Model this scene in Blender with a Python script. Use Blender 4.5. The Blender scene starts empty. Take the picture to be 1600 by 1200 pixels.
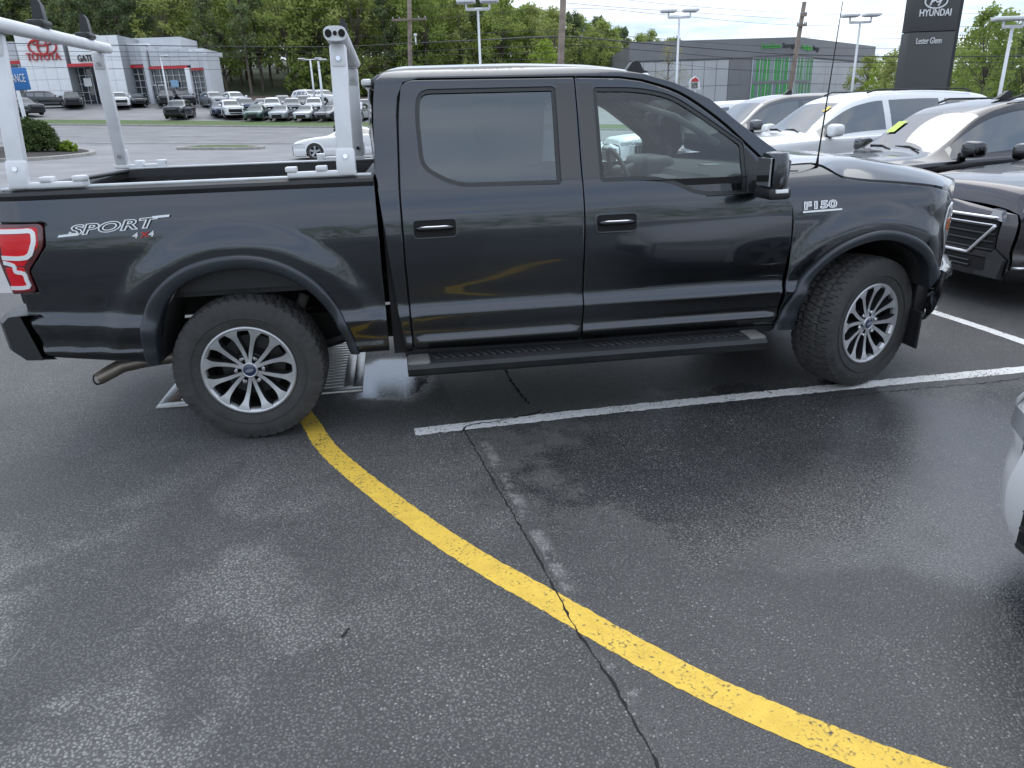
import bpy, bmesh, math, random
import numpy as np
from mathutils import Vector, Matrix
from mathutils.geometry import delaunay_2d_cdt
random.seed(7); rng = np.random.default_rng(7)
rad = math.radians
sc = bpy.context.scene
COL = sc.collection

# ------------------------------------------------------------------ camera
F_PX, CX, CY, CZ, YAW, PITCH, ROLL = 1105.44, 0.945454, -3.83934, 1.667861, -0.133337, 0.356818, -0.033348
cy_, sy_, cp_, sp_ = math.cos(YAW), math.sin(YAW), math.cos(PITCH), math.sin(PITCH)
FWD = Vector((-sy_ * cp_, cy_ * cp_, -sp_)); RGT = Vector((cy_, sy_, 0)); UPV = RGT.cross(FWD)
CR = RGT * math.cos(ROLL) + UPV * math.sin(ROLL); CU = UPV * math.cos(ROLL) - RGT * math.sin(ROLL)
FH = Vector((-sy_, cy_, 0)); CAMP = Vector((CX, CY, CZ))
cam = bpy.data.cameras.new('camera'); camo = bpy.data.objects.new('camera', cam); COL.objects.link(camo)
cam.sensor_width = 36; cam.lens = F_PX / 1600 * 36; cam.clip_start = .05; cam.clip_end = 3000
camo.matrix_world = Matrix(((CR.x, CU.x, -FWD.x, CX), (CR.y, CU.y, -FWD.y, CY), (CR.z, CU.z, -FWD.z, CZ), (0, 0, 0, 1)))
sc.camera = camo
sc.render.resolution_x, sc.render.resolution_y = 1024, 768
def ray(u, v):
    return CR * ((u - 800) / F_PX) + CU * ((600 - v) / F_PX) + FWD
def at(u, v, d):                       # the point seen at a place of the photograph, d metres ahead
    r = ray(u, v); return CAMP + r * (d / r.dot(FH))
def wd(w, d, z=0):                     # w metres right of and d metres ahead of the viewer
    p = CAMP + RGT * w + FH * d; return Vector((p.x, p.y, z))
YAWROT = math.atan2(RGT.y, RGT.x)

# ------------------------------------------------------------------ light
SUN_EL, SUN_AZ = 64, 18                # azimuth clockwise from +Y
world = bpy.data.worlds.new('World'); sc.world = world; world.use_nodes = True
nt = world.node_tree; N = nt.nodes; LK = nt.links; N.clear()
out = N.new('ShaderNodeOutputWorld'); bg = N.new('ShaderNodeBackground'); LK.new(bg.outputs[0], out.inputs[0])
sky = N.new('ShaderNodeTexSky'); sky.sky_type = 'NISHITA'; sky.sun_disc = False
sky.sun_elevation = rad(SUN_EL); sky.sun_rotation = rad(SUN_AZ); sky.air_density = 1.2; sky.dust_density = 1.5; sky.ozone_density = 1.2
tc = N.new('ShaderNodeTexCoord'); sep = N.new('ShaderNodeSeparateXYZ'); LK.new(tc.outputs['Generated'], sep.inputs[0])
mx = N.new('ShaderNodeMath'); mx.operation = 'MAXIMUM'; LK.new(sep.outputs[2], mx.inputs[0]); mx.inputs[1].default_value = 0.0
ad = N.new('ShaderNodeMath'); ad.operation = 'ADD'; LK.new(mx.outputs[0], ad.inputs[0]); ad.inputs[1].default_value = .12
dx = N.new('ShaderNodeMath'); dx.operation = 'DIVIDE'; LK.new(sep.outputs[0], dx.inputs[0]); LK.new(ad.outputs[0], dx.inputs[1])
dy = N.new('ShaderNodeMath'); dy.operation = 'DIVIDE'; LK.new(sep.outputs[1], dy.inputs[0]); LK.new(ad.outputs[0], dy.inputs[1])
cmb = N.new('ShaderNodeCombineXYZ'); LK.new(dx.outputs[0], cmb.inputs[0]); LK.new(dy.outputs[0], cmb.inputs[1])
mp = N.new('ShaderNodeMapping'); mp.inputs['Scale'].default_value = (.55, 1.1, 1); mp.inputs['Rotation'].default_value = (0, 0, .35)
mp.inputs['Location'].default_value = (3.2, 1.4, 0); LK.new(cmb.outputs[0], mp.inputs[0])
nz = N.new('ShaderNodeTexNoise'); nz.inputs['Scale'].default_value = 1.1; nz.inputs['Detail'].default_value = 8; nz.inputs['Roughness'].default_value = .56
nz.inputs['Distortion'].default_value = .5; LK.new(mp.outputs[0], nz.inputs[0])
cr = N.new('ShaderNodeValToRGB'); cr.color_ramp.elements[0].position = .27; cr.color_ramp.elements[1].position = .52; cr.color_ramp.elements[0].color = (.3, .3, .3, 1)
LK.new(nz.outputs[0], cr.inputs[0])
nz2 = N.new('ShaderNodeTexNoise'); nz2.inputs['Scale'].default_value = 1.9; nz2.inputs['Detail'].default_value = 6; LK.new(mp.outputs[0], nz2.inputs[0])
cc = N.new('ShaderNodeValToRGB'); cc.color_ramp.elements[0].position = .3; cc.color_ramp.elements[0].color = (2.1, 2.8, 3.9, 1)
cc.color_ramp.elements[1].position = .7; cc.color_ramp.elements[1].color = (4.9, 5.0, 5.2, 1); LK.new(nz2.outputs[0], cc.inputs[0])
mix = N.new('ShaderNodeMix'); mix.data_type = 'RGBA'
LK.new(cr.outputs[0], mix.inputs[0]); LK.new(sky.outputs[0], mix.inputs[6]); LK.new(cc.outputs[0], mix.inputs[7])
LK.new(mix.outputs[2], bg.inputs[0]); bg.inputs[1].default_value = .115
sl = bpy.data.lights.new('sun', 'SUN'); sl.energy = .65; sl.angle = rad(60); sl.color = (1, .96, .9)
so = bpy.data.objects.new('sun', sl); COL.objects.link(so)
sd = Vector((math.sin(rad(SUN_AZ)) * math.cos(rad(SUN_EL)), math.cos(rad(SUN_AZ)) * math.cos(rad(SUN_EL)), math.sin(rad(SUN_EL))))
so.rotation_euler = (-sd).to_track_quat('-Z', 'Y').to_euler(); so.location = (0, 0, 30)
sc.view_settings.view_transform = 'Standard'; sc.view_settings.look = 'None'; sc.view_settings.gamma = 1; sc.view_settings.exposure = 1.40
sc.render.engine = 'CYCLES'
cyc = sc.cycles; cyc.max_bounces = 6; cyc.diffuse_bounces = 2; cyc.glossy_bounces = 3; cyc.transmission_bounces = 3; cyc.transparent_max_bounces = 10; cyc.caustics_reflective = False; cyc.caustics_refractive = False; cyc.sample_clamp_indirect = 6

# ------------------------------------------------------------------ helpers
def pch(pts):
    xs = [p[0] for p in pts]; ys = [p[1] for p in pts]; n = len(xs)
    h = [xs[i + 1] - xs[i] for i in range(n - 1)]; dl = [(ys[i + 1] - ys[i]) / h[i] for i in range(n - 1)]
    m = [dl[0]] + [0 if dl[i - 1] * dl[i] <= 0 else 2 * dl[i - 1] * dl[i] / (dl[i - 1] + dl[i]) for i in range(1, n - 1)] + [dl[-1]]
    def f(x):
        if x <= xs[0]: return ys[0]
        if x >= xs[-1]: return ys[-1]
        i = 0
        while x > xs[i + 1]: i += 1
        t = (x - xs[i]) / h[i]; t2 = t * t; t3 = t2 * t
        return (2 * t3 - 3 * t2 + 1) * ys[i] + (t3 - 2 * t2 + t) * h[i] * m[i] + (3 * t2 - 2 * t3) * ys[i + 1] + (t3 - t2) * h[i] * m[i + 1]
    return f
def lin(pts):
    xs = [p[0] for p in pts]; ys = [p[1] for p in pts]
    return lambda x: float(np.interp(x, xs, ys))
def sstep(a, b, x):
    t = min(1, max(0, (x - a) / (b - a))); return t * t * (3 - 2 * t)
def clamp(x, a, b): return a if x < a else b if x > b else x

def tag(o, label=None, cat=None, group=None, kind=None):
    if label: o['label'] = label
    if cat: o['category'] = cat
    if group: o['group'] = group
    if kind: o['kind'] = kind
    return o
def empty(name, loc=(0, 0, 0), rz=0, label=None, cat=None, group=None, parent=None):
    o = bpy.data.objects.new(name, None); COL.objects.link(o); o.location = loc; o.rotation_euler = (0, 0, rz)
    o.empty_display_size = .2
    if parent: o.parent = parent
    return tag(o, label, cat, group)
def link(name, me, mat, parent=None):
    o = bpy.data.objects.new(name, me); COL.objects.link(o)
    if mat is not None and len(me.materials) == 0: me.materials.append(mat)
    if parent is not None: o.parent = parent
    return o
def inst(name, me, parent, mat=None, M=None):        # an object sharing mesh data, with a paint of its own if given
    o = bpy.data.objects.new(name, me); COL.objects.link(o); o.parent = parent
    if mat is not None and len(me.materials):
        o.material_slots[0].link = 'OBJECT'; o.material_slots[0].material = mat
    if M is not None: o.matrix_local = M
    return o
class MB:
    def __init__(s): s.v = []; s.f = []
    def add(s, vs, fs):
        n = len(s.v); s.v += [tuple(v) for v in vs]; s.f += [tuple(i + n for i in f) for f in fs]; return s
    def box(s, a, b, M=None):
        (x0, y0, z0), (x1, y1, z1) = a, b
        vs = [Vector(p) for p in ((x0, y0, z0), (x1, y0, z0), (x1, y1, z0), (x0, y1, z0), (x0, y0, z1), (x1, y0, z1), (x1, y1, z1), (x0, y1, z1))]
        if M is not None: vs = [M @ v for v in vs]
        return s.add(vs, [(0, 3, 2, 1), (4, 5, 6, 7), (0, 1, 5, 4), (1, 2, 6, 5), (2, 3, 7, 6), (3, 0, 4, 7)])
    def bbox(s, a, b, c=.01, M=None):      # box with chamfered edges
        bm = bmesh.new(); bmesh.ops.create_cube(bm, size=1)
        for v in bm.verts: v.co = Vector([(a[i] + b[i]) / 2 + v.co[i] * (b[i] - a[i]) for i in range(3)])
        c = min(c, .45 * min(abs(b[i] - a[i]) for i in range(3)))
        bmesh.ops.bevel(bm, geom=bm.edges[:], offset=c, segments=2, affect='EDGES', profile=.5)
        bm.verts.index_update()
        vs = [v.co.copy() for v in bm.verts]; fs = [[v.index for v in f.verts] for f in bm.faces]; bm.free()
        if M is not None: vs = [M @ v for v in vs]
        return s.add(vs, fs)
    def tube(s, path, r, n=8, cap=True):
        path = [Vector(p) for p in path]; rs = r if isinstance(r, (list, tuple)) else [r] * len(path)
        T0 = (path[1] - path[0]).normalized(); up = Vector((0, 0, 1)) if abs(T0.z) < .9 else Vector((1, 0, 0)); vs = []; fs = []
        for i, p in enumerate(path):
            T = (path[min(i + 1, len(path) - 1)] - path[max(i - 1, 0)]).normalized()
            A = T.cross(up).normalized(); B = A.cross(T)
            for k in range(n):
                a = 2 * math.pi * k / n; vs.append(p + (A * math.cos(a) + B * math.sin(a)) * rs[i])
        for i in range(len(path) - 1):
            for k in range(n):
                k2 = (k + 1) % n; fs.append((i * n + k, i * n + k2, (i + 1) * n + k2, (i + 1) * n + k))
        if cap: fs.append(tuple(range(n))[::-1]); fs.append(tuple((len(path) - 1) * n + k for k in range(n)))
        return s.add(vs, fs)
    def lathe(s, prof, n=48, M=None):      # (r, y) round the Y axis
        vs = []; fs = []; m = len(prof)
        for k in range(n):
            a = 2 * math.pi * k / n
            for r, y in prof: vs.append(Vector((r * math.cos(a), y, r * math.sin(a))))
        for k in range(n):
            k2 = (k + 1) % n
            for i in range(m - 1): fs.append((k * m + i, k * m + i + 1, k2 * m + i + 1, k2 * m + i))
        if M is not None: vs = [M @ v for v in vs]
        return s.add(vs, fs)
    def prism(s, poly, y0, y1, M=None, axis='y'):   # polygon extruded along an axis
        n = len(poly)
        def P(a, b, t): return Vector((a, t, b)) if axis == 'y' else Vector((t, a, b)) if axis == 'x' else Vector((a, b, t))
        vs = [P(a, b, y0) for a, b in poly] + [P(a, b, y1) for a, b in poly]
        if M is not None: vs = [M @ v for v in vs]
        return s.add(vs, [tuple(range(n)), tuple(range(2 * n - 1, n - 1, -1))] + [(i, i + n, (i + 1) % n + n, (i + 1) % n) for i in range(n)])
    def grid(s, f, nu, nv):
        vs = [f(i / nu, j / nv) for i in range(nu + 1) for j in range(nv + 1)]
        return s.add(vs, [(i * (nv + 1) + j, (i + 1) * (nv + 1) + j, (i + 1) * (nv + 1) + j + 1, i * (nv + 1) + j + 1) for i in range(nu) for j in range(nv)])
    def mesh(s, name, smooth=False, angle=None, fixn=True):
        me = bpy.data.meshes.new(name); me.from_pydata([tuple(v) for v in s.v], [], s.f)
        if fixn:
            bm = bmesh.new(); bm.from_mesh(me); bmesh.ops.recalc_face_normals(bm, faces=bm.faces[:]); bm.to_mesh(me); bm.free()
        if smooth or angle:
            me.polygons.foreach_set('use_smooth', [True] * len(me.polygons))
            if angle: me.set_sharp_from_angle(angle=rad(angle))
        me.update(); return me
    def build(s, name, mat, parent=None, smooth=False, angle=None, fixn=True):
        return link(name, s.mesh(name, smooth, angle, fixn), mat, parent)

def rnd(pts, r=.04, n=5):                # round the corners of a closed polygon; a point may carry its own radius
    o = []; m = len(pts)
    for i in range(m):
        p = Vector(pts[i][:2]); a = Vector(pts[i - 1][:2]); b = Vector(pts[(i + 1) % m][:2])
        rr = pts[i][2] if len(pts[i]) > 2 else r
        da = a - p; db = b - p; k = min(rr, da.length * .48, db.length * .48)
        if k < .002: o.append((p.x, p.y)); continue
        A = p + da.normalized() * k; B = p + db.normalized() * k
        for j in range(n + 1):
            t = j / n; q = A * (1 - t) ** 2 + p * 2 * t * (1 - t) + B * t * t; o.append((q.x, q.y))
    return o
def resamp(poly, step, closed=True):
    o = []; n = len(poly)
    for i in range(n if closed else n - 1):
        a = Vector(poly[i]); b = Vector(poly[(i + 1) % n]); L = (b - a).length
        if L < 1e-5: continue
        k = max(1, int(math.ceil(L / step)))
        for j in range(k): q = a.lerp(b, j / k); o.append((q.x, q.y))
    if not closed: o.append(tuple(poly[-1]))
    return o
def arcsamp(poly, n):                    # n+1 points evenly along an open line
    P = np.array(poly, float); s = np.r_[0, np.cumsum(np.linalg.norm(np.diff(P, axis=0), axis=1))]
    t = np.linspace(0, s[-1], n + 1); return [(float(np.interp(q, s, P[:, 0])), float(np.interp(q, s, P[:, 1]))) for q in t]
def crom(pts, n=6, closed=False):        # Catmull-Rom through points
    o = []; m = len(pts); P = [Vector(p) for p in pts]
    for i in range(m if closed else m - 1):
        p0 = P[i - 1] if (closed or i) else P[0]; p1 = P[i]; p2 = P[(i + 1) % m]
        p3 = P[(i + 2) % m] if (closed or i + 2 < m) else P[-1]
        for j in range(n):
            t = j / n
            o.append(tuple(.5 * ((2 * p1) + (p2 - p0) * t + (2 * p0 - 5 * p1 + 4 * p2 - p3) * t * t + (3 * p1 - p0 - 3 * p2 + p3) * t ** 3)))
    if not closed: o.append(tuple(P[-1]))
    return o
def inside(p, poly):
    x, y = p; c = False; n = len(poly); j = n - 1
    for i in range(n):
        xi, yi = poly[i]; xj, yj = poly[j]
        if (yi > y) != (yj > y) and x < (xj - xi) * (y - yi) / (yj - yi) + xi: c = not c
        j = i
    return c
def offset(poly, d):
    A = sum(poly[i - 1][0] * poly[i][1] - poly[i][0] * poly[i - 1][1] for i in range(len(poly))); s = 1 if A > 0 else -1
    o = []; n = len(poly); nr = []
    for i in range(n):
        a = Vector(poly[i - 1]); b = Vector(poly[(i + 1) % n]); t = b - a
        nn = Vector((-t.y, t.x)) * s
        nn = nn.normalized() if nn.length > 1e-9 else Vector((0, 0))
        nr.append(-nn); o.append((poly[i][0] + nn.x * d, poly[i][1] + nn.y * d))
    return o, nr
def panel(name, outline, yf, mat, parent, holes=(), step=.07, thick=.03, far=None, inset=.007, drop=.004, rstep=.035, off=0, nb=.55):
    """sheet-metal panel over an (x, z) outline lying on the side surface y = yf(x, z); far = width: the mirrored panel"""
    rings = [resamp(outline, rstep)] + [resamp(h, rstep) for h in holes]
    pts = []; edges = []; bnd = {}
    for ri, rg in enumerate(rings):
        ins, nr = offset(rg, inset if ri == 0 else -inset)
        if ri: nr = [-q for q in nr]
        b = len(pts); n = len(rg)
        for i, q in enumerate(rg): bnd[b + i] = nr[i]
        pts += rg; edges += [(b + i, b + (i + 1) % n) for i in range(n)]
        pts += ins
    ro = rings[0]; allr = np.array([q for rg in rings for q in rg])
    x0 = min(q[0] for q in ro); x1 = max(q[0] for q in ro); z0 = min(q[1] for q in ro); z1 = max(q[1] for q in ro)
    for i in range(1, int((x1 - x0) / step) + 1):
        for j in range(1, int((z1 - z0) / (step * .45)) + 1):
            q = (x0 + i * step, z0 + j * step * .45)
            if inside(q, ro) and not any(inside(q, h) for h in rings[1:]) and np.min(np.hypot(allr[:, 0] - q[0], allr[:, 1] - q[1])) > .018: pts.append(q)
    V, E, Fc, ov, oe, of = delaunay_2d_cdt([Vector(q) for q in pts], edges, [], 0, 1e-6)
    vs = []; nrm = []; isb = []
    W = far
    for i, v in enumerate(V):
        x, z = v; b = [k for k in ov[i] if k in bnd]; y = yf(x, z) + off
        e = .004; n = Vector(((yf(x + e, z) - yf(x - e, z)) / (2 * e), -1, (yf(x, z + e) - yf(x, z - e)) / (2 * e))).normalized()
        if b: y += drop; q = bnd[b[0]]; n = (n + Vector((q.x, 0, q.y)) * (nb if b[0] < len(rings[0]) else nb * .5)).normalized()
        isb.append(bool(b))
        if W: y = W - y; n = Vector((n.x, -n.y, n.z))
        vs.append(Vector((x, y, z))); nrm.append(n)
    faces = []; ln = []
    for f in Fc:
        c = (sum(V[i].x for i in f) / 3, sum(V[i].y for i in f) / 3)
        if not inside(c, ro) or any(inside(c, h) for h in rings[1:]): continue
        a = (V[f[1]].x - V[f[0]].x) * (V[f[2]].y - V[f[0]].y) - (V[f[2]].x - V[f[0]].x) * (V[f[1]].y - V[f[0]].y)
        f = list(f) if (a > 0) == (not W) else list(f)[::-1]
        faces.append(f); ln += [nrm[i] for i in f]
    cnt = {}
    for f in faces:
        for i in range(3):
            e = (f[i], f[(i + 1) % 3]); cnt[e] = 1
    nb = {}
    dyv = Vector((0, -thick if W else thick, 0)); base = list(vs)
    for (a, b) in list(cnt):
        if (b, a) in cnt: continue
        for k in (a, b):
            if k not in nb: nb[k] = len(vs); vs.append(base[k] + dyv)
        faces.append([b, a, nb[a], nb[b]])
        n = (base[a] - base[b]).cross(dyv)
        n = n.normalized() if n.length > 0 else Vector((0, 1, 0)); ln += [n] * 4
    me = bpy.data.meshes.new(name); me.from_pydata([tuple(v) for v in vs], [], faces)
    me.polygons.foreach_set('use_smooth', [True] * len(me.polygons))
    me.normals_split_custom_set([tuple(n) for n in ln]); me.update()
    return link(name, me, mat, parent)
def text(name, s, size, mat, parent=None, M=None, ext=.002, shear=0, off=0, space=1, align='LEFT', sx=1):
    c = bpy.data.curves.new(name, 'FONT'); c.body = s; c.size = size; c.extrude = ext; c.shear = shear; c.offset = off
    c.space_character = space; c.align_x = align; c.resolution_u = 3
    t = bpy.data.objects.new(name, c); COL.objects.link(t)
    bpy.context.view_layer.update()
    me = bpy.data.meshes.new_from_object(t.evaluated_get(bpy.context.evaluated_depsgraph_get()))
    bpy.data.objects.remove(t); me.name = name; me.materials.clear()
    me.transform((M if M is not None else Matrix()) @ Matrix.Diagonal((sx, 1, 1, 1)))
    return link(name, me, mat, parent)
def frame(o, X, Y, Z):
    return Matrix(((X[0], Y[0], Z[0], o[0]), (X[1], Y[1], Z[1], o[1]), (X[2], Y[2], Z[2], o[2]), (0, 0, 0, 1)))

# ------------------------------------------------------------------ materials
def node_mat(name):
    m = bpy.data.materials.new(name); m.use_nodes = True; t = m.node_tree; return m, t.nodes, t.links, t.nodes['Principled BSDF']
def M_(name, col, rough=.5, metal=0, coat=0, spec=.5, var=0, vscale=6, bump=0, bscale=60, ior=1.5, coat_r=.03, emis=None, detail=4):
    m, n, l, b = node_mat(name)
    b.inputs['Base Color'].default_value = (*col, 1); b.inputs['Roughness'].default_value = rough; b.inputs['Metallic'].default_value = metal
    b.inputs['Coat Weight'].default_value = coat; b.inputs['Coat Roughness'].default_value = coat_r; b.inputs['Specular IOR Level'].default_value = spec; b.inputs['IOR'].default_value = ior
    if emis: b.inputs['Emission Color'].default_value = (*emis[0], 1); b.inputs['Emission Strength'].default_value = emis[1]
    if var or bump:
        tc = n.new('ShaderNodeTexCoord')
    if var:
        z = n.new('ShaderNodeTexNoise'); z.inputs['Scale'].default_value = vscale; z.inputs['Detail'].default_value = detail; l.new(tc.outputs['Object'], z.inputs[0])
        r = n.new('ShaderNodeMapRange'); r.inputs[1].default_value = .3; r.inputs[2].default_value = .7; r.inputs[3].default_value = 1 - var; r.inputs[4].default_value = 1 + var; l.new(z.outputs[0], r.inputs[0])
        x = n.new('ShaderNodeMix'); x.data_type = 'RGBA'; x.blend_type = 'MULTIPLY'; x.inputs[0].default_value = 1; x.inputs[6].default_value = (*col, 1); l.new(r.outputs[0], x.inputs[7]); l.new(x.outputs[2], b.inputs['Base Color'])
        r2 = n.new('ShaderNodeMapRange'); r2.inputs[1].default_value = .3; r2.inputs[2].default_value = .7; r2.inputs[3].default_value = rough * .85; r2.inputs[4].default_value = min(1, rough * 1.2); l.new(z.outputs[0], r2.inputs[0]); l.new(r2.outputs[0], b.inputs['Roughness'])
    if bump:
        z = n.new('ShaderNodeTexNoise'); z.inputs['Scale'].default_value = bscale; z.inputs['Detail'].default_value = 3; l.new(tc.outputs['Object'], z.inputs[0])
        q = n.new('ShaderNodeBump'); q.inputs['Strength'].default_value = bump; q.inputs['Distance'].default_value = .01; l.new(z.outputs[0], q.inputs['Height']); l.new(q.outputs[0], b.inputs['Normal'])
    return m
def glass(name, tint, rough=0.0, ior=1.5, sheen=(1, 1, 1)):      # thin pane: Fresnel reflection over tinted see-through
    m, n, l, b = node_mat(name); n.remove(b); o = n['Material Output']
    f = n.new('ShaderNodeFresnel'); f.inputs[0].default_value = ior
    t = n.new('ShaderNodeBsdfTransparent'); t.inputs[0].default_value = (*tint, 1)
    g = n.new('ShaderNodeBsdfGlossy'); g.inputs['Roughness'].default_value = rough; g.inputs[0].default_value = (*sheen, 1)
    x = n.new('ShaderNodeMixShader'); l.new(f.outputs[0], x.inputs[0]); l.new(t.outputs[0], x.inputs[1]); l.new(g.outputs[0], x.inputs[2]); l.new(x.outputs[0], o.inputs[0])
    return m
def paint(name, col, metal=.0, rough=.35, coat=1.0, dirt=.0):
    m, n, l, b = node_mat(name)
    b.inputs['Base Color'].default_value = (*col, 1); b.inputs['Metallic'].default_value = metal; b.inputs['Roughness'].default_value = rough
    b.inputs['Coat Weight'].default_value = coat; b.inputs['Coat Roughness'].default_value = .03
    tc = n.new('ShaderNodeTexCoord')
    if dirt:
        s = n.new('ShaderNodeSeparateXYZ'); l.new(tc.outputs['Object'], s.inputs[0])
        r = n.new('ShaderNodeMapRange'); r.inputs[1].default_value = .75; r.inputs[2].default_value = .42; l.new(s.outputs[2], r.inputs[0])
        z = n.new('ShaderNodeTexNoise'); z.inputs['Scale'].default_value = 9; z.inputs['Detail'].default_value = 8; l.new(tc.outputs['Object'], z.inputs[0])
        q = n.new('ShaderNodeMath'); q.operation = 'MULTIPLY'; l.new(r.outputs[0], q.inputs[0]); l.new(z.outputs[0], q.inputs[1])
        q2 = n.new('ShaderNodeMath'); q2.operation = 'MULTIPLY'; l.new(q.outputs[0], q2.inputs[0]); q2.inputs[1].default_value = dirt
        x = n.new('ShaderNodeMix'); x.data_type = 'RGBA'; l.new(q2.outputs[0], x.inputs[0]); x.inputs[6].default_value = (*col, 1); x.inputs[7].default_value = (.11, .10, .085, 1); l.new(x.outputs[2], b.inputs['Base Color'])
        c = n.new('ShaderNodeMapRange'); c.inputs[3].default_value = coat; c.inputs[4].default_value = coat * .25; l.new(q2.outputs[0], c.inputs[0]); l.new(c.outputs[0], b.inputs['Coat Weight'])
    # faint orange-peel and smudges in the clear coat
    z2 = n.new('ShaderNodeTexNoise'); z2.inputs['Scale'].default_value = 3; z2.inputs['Detail'].default_value = 6; l.new(tc.outputs['Object'], z2.inputs[0])
    r3 = n.new('ShaderNodeMapRange'); r3.inputs[1].default_value = .35; r3.inputs[2].default_value = .75; r3.inputs[3].default_value = .02; r3.inputs[4].default_value = .09; l.new(z2.outputs[0], r3.inputs[0]); l.new(r3.outputs[0], b.inputs['Coat Roughness'])
    return m
TRUCK = paint('truck_paint', (.046, .052, .062), 1.0, .23, 1, .5)
BLK = M_('black_plastic', (.018, .019, .021), .45, var=.2)
TRIM = M_('satin_trim', (.02, .021, .023), .3)
GAP = M_('dark_gap', (.006, .006, .007), .8)
RUB = M_('tyre_rubber', (.048, .047, .046), .8, var=.3, vscale=14, bump=.25, bscale=220)
ALU = M_('brushed_aluminium', (.62, .64, .66), .38, .85, var=.08, vscale=9)
WHT = M_('white_powder_coat', (.72, .74, .76), .4, .2, var=.06)
CHR = M_('chrome', (.75, .76, .78), .12, 1)
MACH = M_('machined_wheel', (.56, .57, .59), .36, .75, var=.05, vscale=20)
DKMET = M_('dark_wheel_pocket', (.045, .047, .05), .4, .6)
GLT = glass('green_tint_glass', (.90, 1.0, .975), ior=1.75)
GLD = glass('privacy_glass', (.07, .085, .095), ior=2.1, sheen=(.82, .92, 1))
GLF = glass('windshield_glass', (.40, .50, .51), ior=3.6)
GLB = M_('dark_car_glass', (.02, .026, .03), .03, spec=.8, ior=2.0)
REDL = M_('red_lens', (.70, .008, .018), .3, coat=.35, spec=.3)
DREDL = M_('smoked_red_lens', (.09, .008, .014), .1, coat=1)
WLENS = M_('white_lens', (.84, .85, .86), .12, coat=1)
AMB = M_('amber_lens', (.85, .2, .03), .15, coat=1)
INT = M_('cabin_plastic', (.13, .135, .14), .6, var=.15)
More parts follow.
